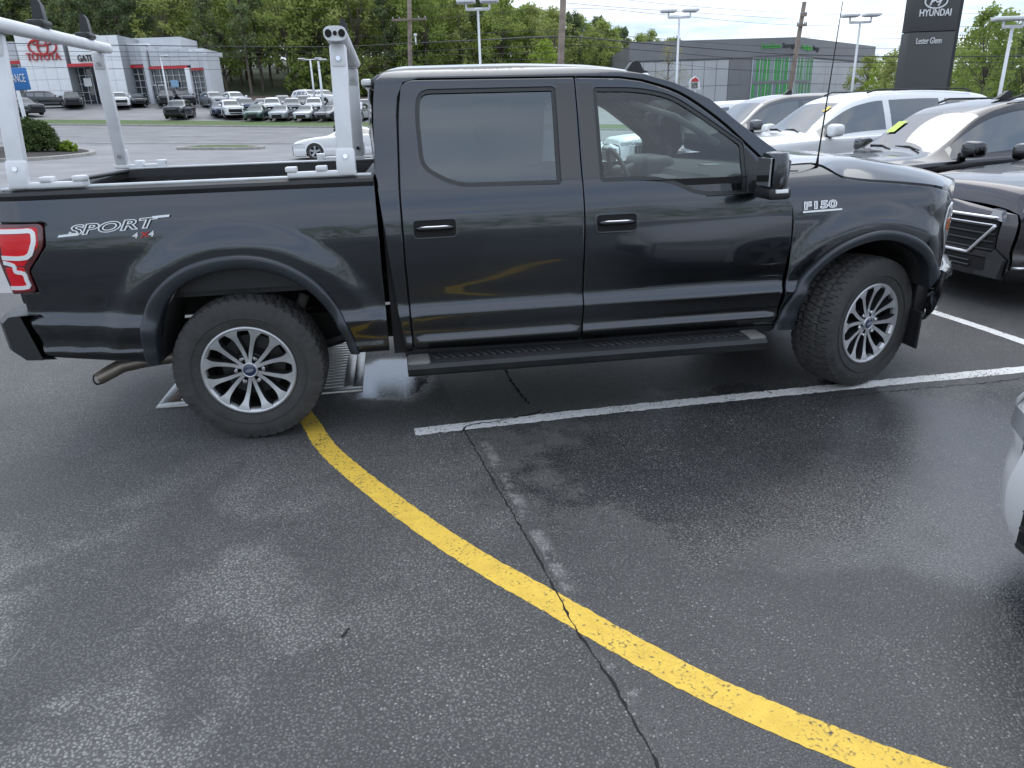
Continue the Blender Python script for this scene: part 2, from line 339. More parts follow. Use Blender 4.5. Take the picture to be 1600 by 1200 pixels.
# ------------------------------------------------------------------ terrain
def asphalt(name, near=True, base=.045):
    m, n, l, b = node_mat(name)
    tc = n.new('ShaderNodeTexCoord'); P = tc.outputs['Object']
    def noise(scale, det=4, rough=.5, dist=0):
        z = n.new('ShaderNodeTexNoise'); z.inputs['Scale'].default_value = scale; z.inputs['Detail'].default_value = det; z.inputs['Roughness'].default_value = rough; z.inputs['Distortion'].default_value = dist; l.new(P, z.inputs[0]); return z.outputs[0]
    def mr(v, a, c, lo, hi, smooth=False):
        r = n.new('ShaderNodeMapRange'); l.new(v, r.inputs[0])
        for i, q in enumerate((a, c, lo, hi)): r.inputs[i + 1].default_value = q
        if smooth: r.interpolation_type = 'SMOOTHSTEP'
        return r.outputs[0]
    def ma(op, a, c):
        q = n.new('ShaderNodeMath'); q.operation = op
        for i, v in enumerate((a, c)):
            if isinstance(v, (int, float)): q.inputs[i].default_value = v
            else: l.new(v, q.inputs[i])
        return q.outputs[0]
    def mixc(f, a, c, mode='MIX'):
        x = n.new('ShaderNodeMix'); x.data_type = 'RGBA'; x.blend_type = mode
        if isinstance(f, (int, float)): x.inputs[0].default_value = f
        else: l.new(f, x.inputs[0])
        for i, v in ((6, a), (7, c)):
            if isinstance(v, tuple): x.inputs[i].default_value = v
            else: l.new(v, x.inputs[i])
        return x.outputs[2]
    big = noise(.5, 5, .55); mid = noise(3.2, 6, .6)
    if not near:
        c = mixc(mr(big, .3, .7, 0, 1), (base * .82, base * .83, base * .86, 1), (base * 1.2, base * 1.2, base * 1.22, 1))
        l.new(c, b.inputs['Base Color']); b.inputs['Roughness'].default_value = .7
        return m
    sp = n.new('ShaderNodeSeparateXYZ'); l.new(P, sp.inputs[0]); X, Y = sp.outputs[0], sp.outputs[1]
    # stones of the aggregate
    wz = n.new('ShaderNodeTexNoise'); wz.inputs['Scale'].default_value = 60; wz.inputs['Detail'].default_value = 2; l.new(P, wz.inputs[0])
    wv_ = n.new('ShaderNodeVectorMath'); wv_.operation = 'MULTIPLY_ADD'; l.new(wz.outputs['Color'], wv_.inputs[0]); wv_.inputs[1].default_value = (.012, .012, .012); l.new(P, wv_.inputs[2]); P2 = wv_.outputs[0]
    v1 = n.new('ShaderNodeTexVoronoi'); v1.inputs['Scale'].default_value = 95; l.new(P2, v1.inputs[0])
    v2 = n.new('ShaderNodeTexVoronoi'); v2.inputs['Scale'].default_value = 240; l.new(P2, v2.inputs[0])
    s1 = n.new('ShaderNodeSeparateColor'); l.new(v1.outputs['Color'], s1.inputs[0]); s2 = n.new('ShaderNodeSeparateColor'); l.new(v2.outputs['Color'], s2.inputs[0])
    core1 = mr(v1.outputs['Distance'], .25, .5, 1, 0); core2 = mr(v2.outputs['Distance'], .3, .55, 1, 0)
    lite1 = ma('MULTIPLY', mr(s1.outputs[0], .84, 1.0, 0, .9), core1); lite2 = ma('MULTIPLY', mr(s2.outputs[0], .62, .97, 0, .8), core2)
    stones = ma('MAXIMUM', lite1, lite2)
    # side of the paving seam: x = 1.17 + drift
    seam = ma('SUBTRACT', X, ma('ADD', 1.17, ma('MULTIPLY', Y, -.13)))
    right = mr(seam, -.01, .01, 0, 1)
    tone = mixc(mr(mid, .3, .7, 0, 1), (.088, .088, .087, 1), (.124, .123, .120, 1))
    tone = mixc(ma('MULTIPLY', right, .6), tone, mixc(mr(mid, .3, .7, 0, 1), (.078, .078, .079, 1), (.110, .109, .109, 1)))
    tone = mixc(1.0, tone, mixc(mr(noise(150, 4, .7), .32, .68, 0, 1), (.62, .62, .62, 1), (1.5, 1.5, 1.48, 1)), 'MULTIPLY')
    # worn pale patches on the older side
    wear = noise(1.5, 8, .62, .3)
    gate = ma('MULTIPLY', mr(X, 1.3, -.3, .0, 1), mr(Y, -.3, -1.2, .15, 1))
    wearm = ma('MULTIPLY', mr(wear, .45, .56, 0, 1, True), ma('ADD', gate, .05))
    wearm = ma('MULTIPLY', wearm, ma('MULTIPLY', mr(core1, 0, 1, .75, 1), mr(noise(70, 5, .75), .36, .60, .15, 1)))
    tone = mixc(ma('MULTIPLY', wearm, .95), tone, (.34, .335, .32, 1))
    tone = mixc(ma('MULTIPLY', stones, mr(noise(1.3, 5, .65), .40, .62, .2, 1)), tone, (.42, .42, .40, 1))
    tone = mixc(mr(core1, 0, .6, .65, 0), tone, (.020, .021, .023, 1))
    fil = ma('MULTIPLY', ma('MULTIPLY', mr(seam, .012, .03, 0, 1, True), mr(seam, .10, .05, 0, 1, True)), ma('MULTIPLY', mr(Y, -.25, -.35, 0, 1), mr(Y, -2.4, -2.2, 0, 1)))
    fil = ma('MULTIPLY', fil, mr(noise(9, 6, .7), .46, .58, 0, 1, True))
    tone = mixc(ma('MULTIPLY', ma('MULTIPLY', fil, mr(core1, 0, 1, .4, 1)), .9), tone, (.34, .335, .32, 1))
    # damp ground: round the drain, under and beside the truck on the newer side
    def blob(cx, cy, rx, ry, w):
        a = ma('POWER', ma('DIVIDE', ma('SUBTRACT', X, cx), rx), 2); c = ma('POWER', ma('DIVIDE', ma('SUBTRACT', Y, cy), ry), 2)
        d = ma('ADD', ma('ADD', a, c), ma('MULTIPLY', ma('SUBTRACT', mid, .5), 1.2)); return mr(d, 1.15, .45, 0, w, True)
    wet = ma('MAXIMUM', blob(.70, .90, .40, .55, 1), ma('MAXIMUM', blob(3.0, -.75, 1.9, 1.15, .85), blob(4.2, -1.6, 1.7, 1.9, .85)))
    wet = ma('MAXIMUM', wet, ma('MULTIPLY', right, .34))
    dark = mixc(wet, (1, 1, 1, 1), (.50, .51, .53, 1)); tone = mixc(1.0, tone, dark, 'MULTIPLY')
    tone = mixc(1.0, tone, mixc(mr(big, .3, .7, 0, 1), (.88, .88, .88, 1), (1.14, 1.14, 1.14, 1)), 'MULTIPLY')
    l.new(tone, b.inputs['Base Color'])
    rough = mr(wet, 0, 1, .56, .09); rough = ma('ADD', rough, mr(mid, .3, .7, -.03, .05)); l.new(rough, b.inputs['Roughness'])
    l.new(mr(wet, 0, 1, .5, 1.0), b.inputs['Specular IOR Level'])
    h = ma('ADD', ma('MULTIPLY', core1, .6), ma('ADD', ma('MULTIPLY', core2, .35), ma('MULTIPLY', s1.outputs[1], .5)))
    bp = n.new('ShaderNodeBump'); bp.inputs['Distance'].default_value = .0042; l.new(mr(wet, .3, 1, .75, .055), bp.inputs['Strength']); l.new(h, bp.inputs['Height']); l.new(bp.outputs[0], b.inputs['Normal'])
    return m
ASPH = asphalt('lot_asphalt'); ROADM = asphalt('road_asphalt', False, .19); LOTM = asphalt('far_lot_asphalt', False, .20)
GRASS = M_('mown_grass', (.075, .12, .03), .9, var=.4, vscale=3, bump=.4, bscale=20)
LITTER = M_('forest_floor', (.085, .06, .042), .95, var=.45, vscale=1.2, bump=.5, bscale=6)
CONC = M_('kerb_concrete', (.34, .33, .31), .85, var=.2, vscale=4, bump=.3, bscale=40)
MULCH = M_('bark_mulch', (.035, .03, .028), .95, var=.5, vscale=18, bump=1, bscale=40)
LINEW = M_('far_line_paint', (.6, .6, .58), .7, var=.15)

# height of the ground along the column the road shows in, metres ahead -> height
KN = [(8, 0.0), (9, 0.0)] + [(d, at(300, v, d).z) for d, v in ((34, 248), (45, 230), (48, 226), (66, 196), (72, 188.5), (90, 161), (112, 147))]
KN += [(150, KN[-1][1] + 5.5), (220, KN[-1][1] + 13), (420, KN[-1][1] + 22)]
ZM = lin(KN)
KT = lin([(8, 0), (25, -.021), (66, -.040), (120, -.035), (200, 0)])
def T(w, d):
    if d <= 8: return 0.0
    if d > 112: return ZM(112) + (ZM(d) - ZM(112)) * (1 - .97 * sstep(-5, 45, w)) + KT(d) * (clamp(w, -70, 60) + .45 * 110)
    return ZM(d) + KT(d) * (clamp(w, -70, 60) + .45 * min(d, 110)) + .20 * sstep(9, 13, d) * sstep(1.5, 4.5, w) * sstep(60, 40, d)
def tp(w, d, dz=0): return wd(w, d, T(w, d) + dz)
def up(u, d, dz=0):                   # ground point in the photograph's column u, d metres ahead
    w = 0
    for _ in range(6):
        z = T(w, d) + dz
        a = at(u, 0, d); b = at(u, 400, d); t = (z - a.z) / (b.z - a.z) if abs(b.z - a.z) > 1e-6 else 0
        p = a.lerp(b, t); w = (p - CAMP).dot(RGT)
    return tp(w, d, dz)
def wof(u, d): return (up(u, d) - CAMP).dot(RGT)
def zone(name, d0, d1, w0, w1, mat, nd=12, nw=24, dz=0, kind='structure'):
    b = MB(); b.grid(lambda i, j: tp(w0 + (w1 - w0) * j, d0 + (d1 - d0) * i, dz), nd, nw)
    o = b.build(name, mat, smooth=True); me = o.data
    if me.polygons[0].normal.z < 0: me.flip_normals()
    return tag(o, kind=kind)
bpy.context.view_layer.update()
zone('parking_lot', -60, 8, -150, 150, ASPH, 1, 1)
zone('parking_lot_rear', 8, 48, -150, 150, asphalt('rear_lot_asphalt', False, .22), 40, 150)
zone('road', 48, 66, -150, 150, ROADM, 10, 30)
zone('grass_verge', 66.3, 72, -150, 150, GRASS, 4, 30, .10)
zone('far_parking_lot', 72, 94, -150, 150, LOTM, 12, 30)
zone('forest_floor', 94, 112, -150, 150, LITTER, 8, 30)
zone('hill', 112, 420, -260, 260, M_('hill_ground', (.05, .06, .03), .95, var=.4, vscale=.3), 20, 30)
def kerbstrip(name, pts, wid=.3, h=.14):
    b = MB(); n = len(pts); vs = []
    for i, p in enumerate(pts):
        q = (Vector(pts[min(i + 1, n - 1)]) - Vector(pts[max(i - 1, 0)])); q.z = 0; s = Vector((q.y, -q.x, 0)).normalized() * wid / 2
        for sg, hh in ((-1, -.2), (-1, h * .8), (-.8, h), (.8, h), (1, h * .8), (1, -.2)): vs.append(Vector(p) + s * sg + Vector((0, 0, hh)))
    fs = [(i * 6 + k, i * 6 + k + 1, (i + 1) * 6 + k + 1, (i + 1) * 6 + k) for i in range(n - 1) for k in range(5)]
    fs += [(0, 1, 2, 3, 4, 5), tuple((n - 1) * 6 + k for k in (5, 4, 3, 2, 1, 0))]
    b.add(vs, fs); return tag(b.build(name, CONC, angle=30), kind='structure')
kerbstrip('road_kerb', [tp(w, 66.15) for w in range(-120, 121, 6)])
kerbstrip('lot_kerb', [tp(w, 72.1) for w in range(-120, 121, 6)], .25, .12)
def strip(name, pts, wid, mat, dz=.006):
    b = MB(); n = len(pts); vs = []
    for i, p in enumerate(pts):
        q = (Vector(pts[min(i + 1, n - 1)]) - Vector(pts[max(i - 1, 0)])); q.z = 0; s = Vector((q.y, -q.x, 0)).normalized() * wid / 2
        vs += [Vector(p) - s + Vector((0, 0, dz)), Vector(p) + s + Vector((0, 0, dz))]
    b.add(vs, [(2 * i, 2 * i + 1, 2 * i + 3, 2 * i + 2) for i in range(n - 1)])
    o = b.build(name, mat, smooth=True)
    if o.data.polygons[0].normal.z < 0: o.data.flip_normals()
    return tag(o, kind='structure')
strip('road_edge_line', [tp(w, 63.6) for w in range(-100, 61, 5)], .16, LINEW, .05)
strip('road_edge_line', [tp(w, 49.6) for w in range(-100, 61, 5)], .16, LINEW, .05)
for w in np.arange(-62, 20, 9.4): strip('lane_dash', [tp(w, 55.0), tp(w + 3, 55.0)], .2, LINEW, .05)
for w in np.arange(-58, 20, 9.4): strip('lane_dash', [tp(w, 59.4), tp(w + 3, 59.4)], .2, LINEW, .05)

# island between the lot and the road
def island(name, loop, fill, fillname, top=.1):
    n = len(loop); kerbstrip(name, [Vector(p) for p in loop] + [Vector(loop[0]), Vector(loop[1])], .28, .16)
    b = MB(); c = sum((Vector(p) for p in loop), Vector()) / n; vs = [c + Vector((0, 0, top + .12))] + [Vector(p) + Vector((0, 0, top)) for p in loop]
    mid = [c.lerp(Vector(p), .6) + Vector((0, 0, top + .10)) for p in loop]
    b.add(vs + mid, [(0, 1 + n + i, 1 + n + (i + 1) % n) for i in range(n)] + [(1 + n + i, 1 + i, 1 + (i + 1) % n, 1 + n + (i + 1) % n) for i in range(n)])
    return tag(b.build(fillname, fill, smooth=True), kind='structure')
wa, wb = wof(282, 43.5), wof(408, 43.5)
lp = []
for k in range(28):
    a = 2 * math.pi * k / 28; cx = (wa + wb) / 2; hx = (wb - wa) / 2
    lp.append(tp(cx + hx * math.copysign(abs(math.cos(a)) ** .5, math.cos(a)), 43.6 + 1.1 * math.copysign(abs(math.sin(a)) ** .8, math.sin(a))))
island('driveway_island_kerb', lp, GRASS, 'driveway_island_grass')
bed = crom([tuple(up(u, d)) for u, d in ((-180, 32), (-60, 32.5), (40, 33.5), (105, 35.5), (145, 38.5), (122, 42), (40, 44), (-180, 44.5))], 5, True)
island('planting_bed_kerb', bed, MULCH, 'planting_bed_mulch', .12)

# ------------------------------------------------------------------ painted lines near the viewer
def linepaint(name, col, worn=.55, thr=(.50, .64)):
    m, n, l, b = node_mat(name); o = n['Material Output']
    tc = n.new('ShaderNodeTexCoord')
    def nn(sc_, d, r=.6):
        z = n.new('ShaderNodeTexNoise'); z.inputs['Scale'].default_value = sc_; z.inputs['Detail'].default_value = d; z.inputs['Roughness'].default_value = r; l.new(tc.outputs['Object'], z.inputs[0]); return z.outputs[0]
    v = n.new('ShaderNodeTexVoronoi'); v.inputs['Scale'].default_value = 85; l.new(tc.outputs['Object'], v.inputs[0])
    v3 = n.new('ShaderNodeTexVoronoi'); v3.inputs['Scale'].default_value = 170; l.new(tc.outputs['Object'], v3.inputs[0])
    # paint sits on the stone tops, gaps show the asphalt
    a = n.new('ShaderNodeMath'); a.operation = 'MULTIPLY_ADD'; l.new(v.outputs['Distance'], a.inputs[0]); a.inputs[1].default_value = .42; l.new(nn(85, 6, .7), a.inputs[2])
    a2 = n.new('ShaderNodeMath'); a2.operation = 'MULTIPLY_ADD'; l.new(nn(4, 5), a2.inputs[0]); a2.inputs[1].default_value = worn; l.new(a.outputs[0], a2.inputs[2])
    r = n.new('ShaderNodeMapRange'); r.inputs[1].default_value = thr[0] + .36; r.inputs[2].default_value = thr[1] + .36; l.new(a2.outputs[0], r.inputs[0])
    x = n.new('ShaderNodeMix'); x.data_type = 'RGBA'; l.new(nn(14, 6), x.inputs[0]); x.inputs[6].default_value = (col[0] * .7, col[1] * .7, col[2] * .7, 1); x.inputs[7].default_value = (*[min(.85, c * 1.2) for c in col], 1)
    x2 = n.new('ShaderNodeMix'); x2.data_type = 'RGBA'; l.new(r.outputs[0], x2.inputs[0]); l.new(x.outputs[2], x2.inputs[6]); x2.inputs[7].default_value = (.035, .036, .038, 1)
    l.new(x2.outputs[2], b.inputs['Base Color']); b.inputs['Roughness'].default_value = .6
    bp = n.new('ShaderNodeBump'); bp.inputs['Strength'].default_value = .7; bp.inputs['Distance'].default_value = .004; bp.invert = True; l.new(v.outputs['Distance'], bp.inputs['Height']); l.new(bp.outputs[0], b.inputs['Normal'])
    return m
YEL = linepaint('yellow_line_paint', (.76, .49, .065), .45, (.66, .86)); WLP = linepaint('white_line_paint', (.80, .80, .77), .5, (.70, .82))
def ragged(name, pts, wids, mat, step=.03, rag=.006, dz=.0012):
    P = crom([(*p, 0) for p in pts], 10); L = [0]
    for i in range(1, len(P)): L.append(L[-1] + (Vector(P[i]) - Vector(P[i - 1])).length)
    n = int(L[-1] / step); b = MB(); vs = []
    Lk = [L[i * 10] for i in range(len(pts))]
    for k in range(n + 1):
        s = L[-1] * k / n; q = [float(np.interp(s, L, [p[i] for p in P])) for i in (0, 1)]; q2 = [float(np.interp(min(s + .02, L[-1]), L, [p[i] for p in P])) - float(np.interp(max(s - .02, 0), L, [p[i] for p in P])) for i in (0, 1)]
        t = Vector(q2).normalized(); w = float(np.interp(s, Lk, wids)) / 2
        vs += [(q[0] - t.y * (w + random.uniform(-rag, rag)), q[1] + t.x * (w + random.uniform(-rag, rag)), dz), (q[0] + t.y * (w + random.uniform(-rag, rag)), q[1] - t.x * (w + random.uniform(-rag, rag)), dz)]
    b.add(vs, [(2 * i, 2 * i + 1, 2 * i + 3, 2 * i + 2) for i in range(n)])
    o = b.build(name, mat)
    if o.data.polygons[0].normal.z < 0: o.data.flip_normals()
    return tag(o, kind='structure')
def gz(u, v, z=0):
    r = ray(u, v); p = CAMP + r * ((z - CZ) / r.z); return (p.x, p.y)
ym = [gz(*q) for q in ((470, 640), (486, 662), (510, 699), (560, 744), (640, 805), (740, 872), (860, 940), (970, 1003), (1100, 1072), (1250, 1138), (1420, 1205), (1600, 1262))]
ragged('yellow_curved_line', ym, [.10, .105, .11, .112, .115, .115, .115, .115, .115, .118, .12, .12], YEL, .02, .0035)
ragged('white_stall_line', [gz(u, v) for u, v in ((648, 675), (800, 658), (1000, 636), (1300, 606), (1600, 577), (1900, 546))], [.105] * 6, WLP, .025, .006)
ragged('white_cross_line', [(5.40, -2.5), (5.40, .6), (5.36, 1.55), (5.34, 2.6), (5.30, 9)], [.1] * 5, WLP, .04, .004)
for i in range(4): ragged('far_stall_line', [(5.5, 3.9 + i * 2.75), (9.6, 3.9 + i * 2.75)], [.1, .1], WLP, .1, .004)
# seam, crack and its pale filler
CRK = M_('open_crack', (.008, .008, .009), .9)
cp = [gz(*q) for q in ((786, 572), (802, 600), (828, 634), (725, 672), (745, 706), (772, 755), (800, 800), (835, 862), (862, 912), (893, 972), (925, 1020), (960, 1072), (992, 1130), (1030, 1200), (1075, 1290))]
def crack(name, pts, w, jit, dz):
    o = []
    for i in range(len(pts) - 1):
        a = Vector(pts[i]); b_ = Vector(pts[i + 1]); k = max(2, int((b_ - a).length / .025))
        for j in range(k): q = a.lerp(b_, j / k); o.append((q.x + random.uniform(-jit, jit), q.y + random.uniform(-jit, jit)))
    b = MB(); vs = []
    for i, q in enumerate(o):
        t = (Vector(o[min(i + 1, len(o) - 1)]) - Vector(o[max(i - 1, 0)])).normalized(); ww = w * random.uniform(.25, 1.3) / 2
        vs += [(q[0] - t.y * ww, q[1] + t.x * ww, dz), (q[0] + t.y * ww, q[1] - t.x * ww, dz)]
    b.add(vs, [(2 * i, 2 * i + 1, 2 * i + 3, 2 * i + 2) for i in range(len(o) - 1)])
    ob = b.build(name, CRK)
    if ob.data.polygons[0].normal.z < 0: ob.data.flip_normals()
    return tag(ob, kind='structure')
crack('pavement_crack', cp[3:], .009, .004, .0018); crack('pavement_crack', cp[:3], .014, .008, .0018)
crack('pavement_crack', [gz(*q) for q in ((722, 676), (735, 664), (770, 660), (812, 651), (838, 646), (850, 640))], .012, .012, .0024)
crack('pavement_crack', [gz(*q) for q in ((1310, 622), (1380, 613), (1450, 606), (1520, 600), (1610, 590))], .008, .012, .0020)
b = MB(); b.tube([(*gz(u, v), .006) for u, v in ((534, 997), (539, 992), (543, 986), (547, 984))], .003, 5)
tag(b.build('twig', M_('dark_twig', (.012, .01, .009), .8)), 'thin black twig lying on the asphalt left of the yellow line', 'twig')

# ------------------------------------------------------------------ storm drain
IRON = M_('wet_cast_iron', (.46, .46, .45), .34, .6, var=.2, vscale=14, bump=.12, bscale=60)
RUST = M_('rusty_cast_iron', (.13, .085, .06), .6, .3, var=.35, vscale=16, bump=.4, bscale=90)
dr = empty('storm_drain', (-.125, 1.3, 0), 0.02, 'large cast iron storm drain grate under the rear of the black pickup', 'storm drain')
hx, hy = .655, .62
b = MB()
for x0, x1, y0, y1 in ((-hx, hx, -hy, -hy + .07), (-hx, hx, hy - .07, hy), (-hx, -hx + .06, -hy + .07, hy - .07), (hx - .06, hx, -hy + .07, hy - .07)): b.bbox((x0, y0, -.05), (x1, y1, .012), .006)
b.build('frame', IRON, dr, angle=40)
b = MB(); b.box((-hx, -hy, -.06), (hx, hy, -.051)); b.build('pit_shade_sheet', GAP, dr)  # black sheet close under the bars stands in for the shade below
bar = MB().bbox((-hx + .128, -.0125, -.045), (hx - .128, .0125, .014), .004).mesh('bar', angle=40); bar.materials.append(IRON)
for k in range(17):
    o = inst('bar', bar, dr); o.location = (0, -hy + .105 + k * .0643, 0)
end = MB().bbox((-.034, -hy + .078, -.045), (.034, hy - .078, .016), .005).mesh('end_plate', angle=40); end.materials.append(IRON)
for x in (-hx + .096, hx - .096):
    o = inst('end_plate', end, dr, RUST if x < 0 else None); o.location = (x, 0, 0)
# ------------------------------------------------------------------ the pickup: x forward from the rear axle, y from its near side (0) to its far side (WT)
WT = 2.03; WB = 3.683
Sc = pch([(.40, .12), (.44, .07), (.48, .032), (.515, .022), (.535, .033), (.56, .034), (.62, .024), (.66, .019), (.70, .040), (.73, .047), (.85, .036), (1.0, .027), (1.08, .027), (1.15, .031), (1.2, .037), (1.28, .053), (1.34, .070), (1.38, .088), (1.88, .278), (1.91, .302), (1.93, .335), (1.945, .385), (1.952, .44)])
Sb = pch([(.40, .12), (.44, .07), (.48, .032), (.515, .022), (.535, .033), (.56, .034), (.62, .024), (.66, .019), (.70, .040), (.73, .047), (.85, .036), (1.0, .027), (1.08, .027), (1.15, .031), (1.2, .037), (1.28, .050), (1.34, .062), (1.385, .072), (1.40, .08), (1.42, .11)])
Sf = pch([(.40, .12), (.44, .07), (.48, .032), (.515, .022), (.535, .033), (.56, .034), (.62, .024), (.66, .019), (.70, .040), (.73, .047), (.85, .036), (1.0, .027), (1.06, .027), (1.12, .032), (1.18, .045), (1.24, .068), (1.28, .095), (1.33, .15), (1.37, .21), (1.40, .27)])
def blister(x, z, xa, za, r1=.66, r0=.80, a=.030):
    r = math.hypot(x - xa, (z - za) * (1.0)); return a * sstep(r0, r1, r) * sstep(.45, .70, z)
NOSE0, NOSEK = 3.95, 1.7
def yR(x): return 1.3 * max(0, -.93 - x) ** 2
def Ybed(x, z):
    zz = z - .09 * clamp((.05 - x) / 1.05, 0, 1) * clamp((1.3 - z) / .5, 0, 1)
    return Sb(zz) + yR(x) - blister(x, z, .03, .42, .67, .815)
def Ycab(x, z): return Sc(z)
def Yfen(x, z): return Sf(z) + NOSEK * max(0, x - NOSE0) ** 2 - blister(x, z, 3.66, .40, .62, .76)
truck = empty('pickup_truck', (0, 0, 0), 0, 'dark blue-black crew cab pickup truck with an open bed parked across the lot', 'pickup truck')
flR_o = [(-.515, .49), (-.50, .70), (-.41, .88), (-.22, 1.015), (.03, 1.06), (.24, 1.02), (.42, .90), (.54, .71), (.61, .47)]
flR_i = [(-.455, .49), (-.425, .66), (-.345, .83), (-.2, .94), (.02, .985), (.225, .95), (.39, .835), (.50, .66), (.56, .47)]
flF_o = [(3.07, .43), (3.12, .57), (3.22, .76), (3.40, .92), (3.65, 1.0), (3.88, .955), (4.04, .84), (4.12, .72)]
flF_i = [(3.21, .42), (3.225, .58), (3.30, .75), (3.46, .885), (3.68, .94), (3.88, .885), (4.02, .77), (4.07, .62)]
flR_o, flR_i, flF_o, flF_i = [crom(q, 5) for q in (flR_o, flR_i, flF_o, flF_i)]
midR = [((a[0] + b[0]) / 2, (a[1] + b[1]) / 2) for a, b in zip(arcsamp(flR_o, 30), arcsamp(flR_i, 30))]
midF = [((a[0] + b[0]) / 2, (a[1] + b[1]) / 2) for a, b in zip(arcsamp(flF_o, 30), arcsamp(flF_i, 30))]
bed_out = [(.775, .47), (.775, 1.385), (-1.08, 1.40), (-1.12, 1.27), (-.86, 1.262), (-.872, 1.15), (-.975, 1.03), (-.965, .92), (-1.05, .91), (-1.06, .80), (-1.01, .575)] + midR
rdoor = rnd([(1.0, 1.882, .1), (1.893, 1.874, .01), (1.893, 1.35, .02), (1.897, 1.15, .1), (1.89, .65, .05), (1.88, .432, .01), (.915, .462, .01), (.908, 1.0, .05), (.91, 1.33, .05), (.93, 1.71, .1), (.955, 1.86, .1)])
fdoor = [(1.900, 1.873), (2.15, 1.864)] + crom([(2.27, 1.846), (2.48, 1.775), (2.69, 1.635), (2.86, 1.485), (2.99, 1.36), (3.075, 1.26), (3.12, 1.11), (3.125, .87), (3.10, .61), (3.075, .45)], 4) + [(1.888, .432), (1.898, .65), (1.905, 1.15), (1.901, 1.35)]
rwin = rnd([(1.045, 1.825, .06), (1.775, 1.822, .015), (1.768, 1.345, .01), (1.20, 1.352, .10), (1.035, 1.45, .06), (1.028, 1.70, .1)])
fwin = rnd([(2.005, 1.812, .015), (2.25, 1.805, .1), (2.44, 1.765, .1), (2.60, 1.66, .1), (2.83, 1.50, .02), (2.83, 1.245, .01), (2.56, 1.25, .08), (2.40, 1.325, .10), (2.25, 1.345, .1), (2.01, 1.347, .01)])
def grow(p, d): return offset(p, -d)[0]
fend = [(3.085, .45)] + [(x + .007, z) for x, z in crom([(3.10, .61), (3.125, .87), (3.12, 1.11), (3.075, 1.26), (3.03, 1.33)], 4)] + [(3.10, 1.375), (3.30, 1.375), (3.36, 1.355), (3.45, 1.292), (3.60, 1.268), (3.8, 1.248), (4.0, 1.222), (4.15, 1.185), (4.225, 1.125), (4.155, 1.07), (4.125, .98), (4.18, .87), (4.262, .77), (4.26, .715), (4.12, .70)] + midF[::-1][1:]
cabs = [(.87, .445), (.84, .72), (.80, 1.25), (.785, 1.45), (.80, 1.75), (.815, 1.88), (.87, 1.925), (1.0, 1.944), (1.5, 1.945), (1.94, 1.932), (2.14, 1.912), (2.30, 1.885), (2.46, 1.838), (2.66, 1.745), (2.82, 1.615), (3.12, 1.40), (3.09, 1.30)] + \
       [(x + .010, z + .012) for x, z in crom([(2.27, 1.846), (2.48, 1.775), (2.69, 1.635), (2.86, 1.485), (2.99, 1.36), (3.072, 1.27)], 4)[::-1]] + [(2.15, 1.876), (1.9, 1.884), (1.05, 1.892), (.965, 1.875), (.93, 1.80), (.918, 1.71), (.899, 1.33), (.897, 1.0), (.905, .452)]
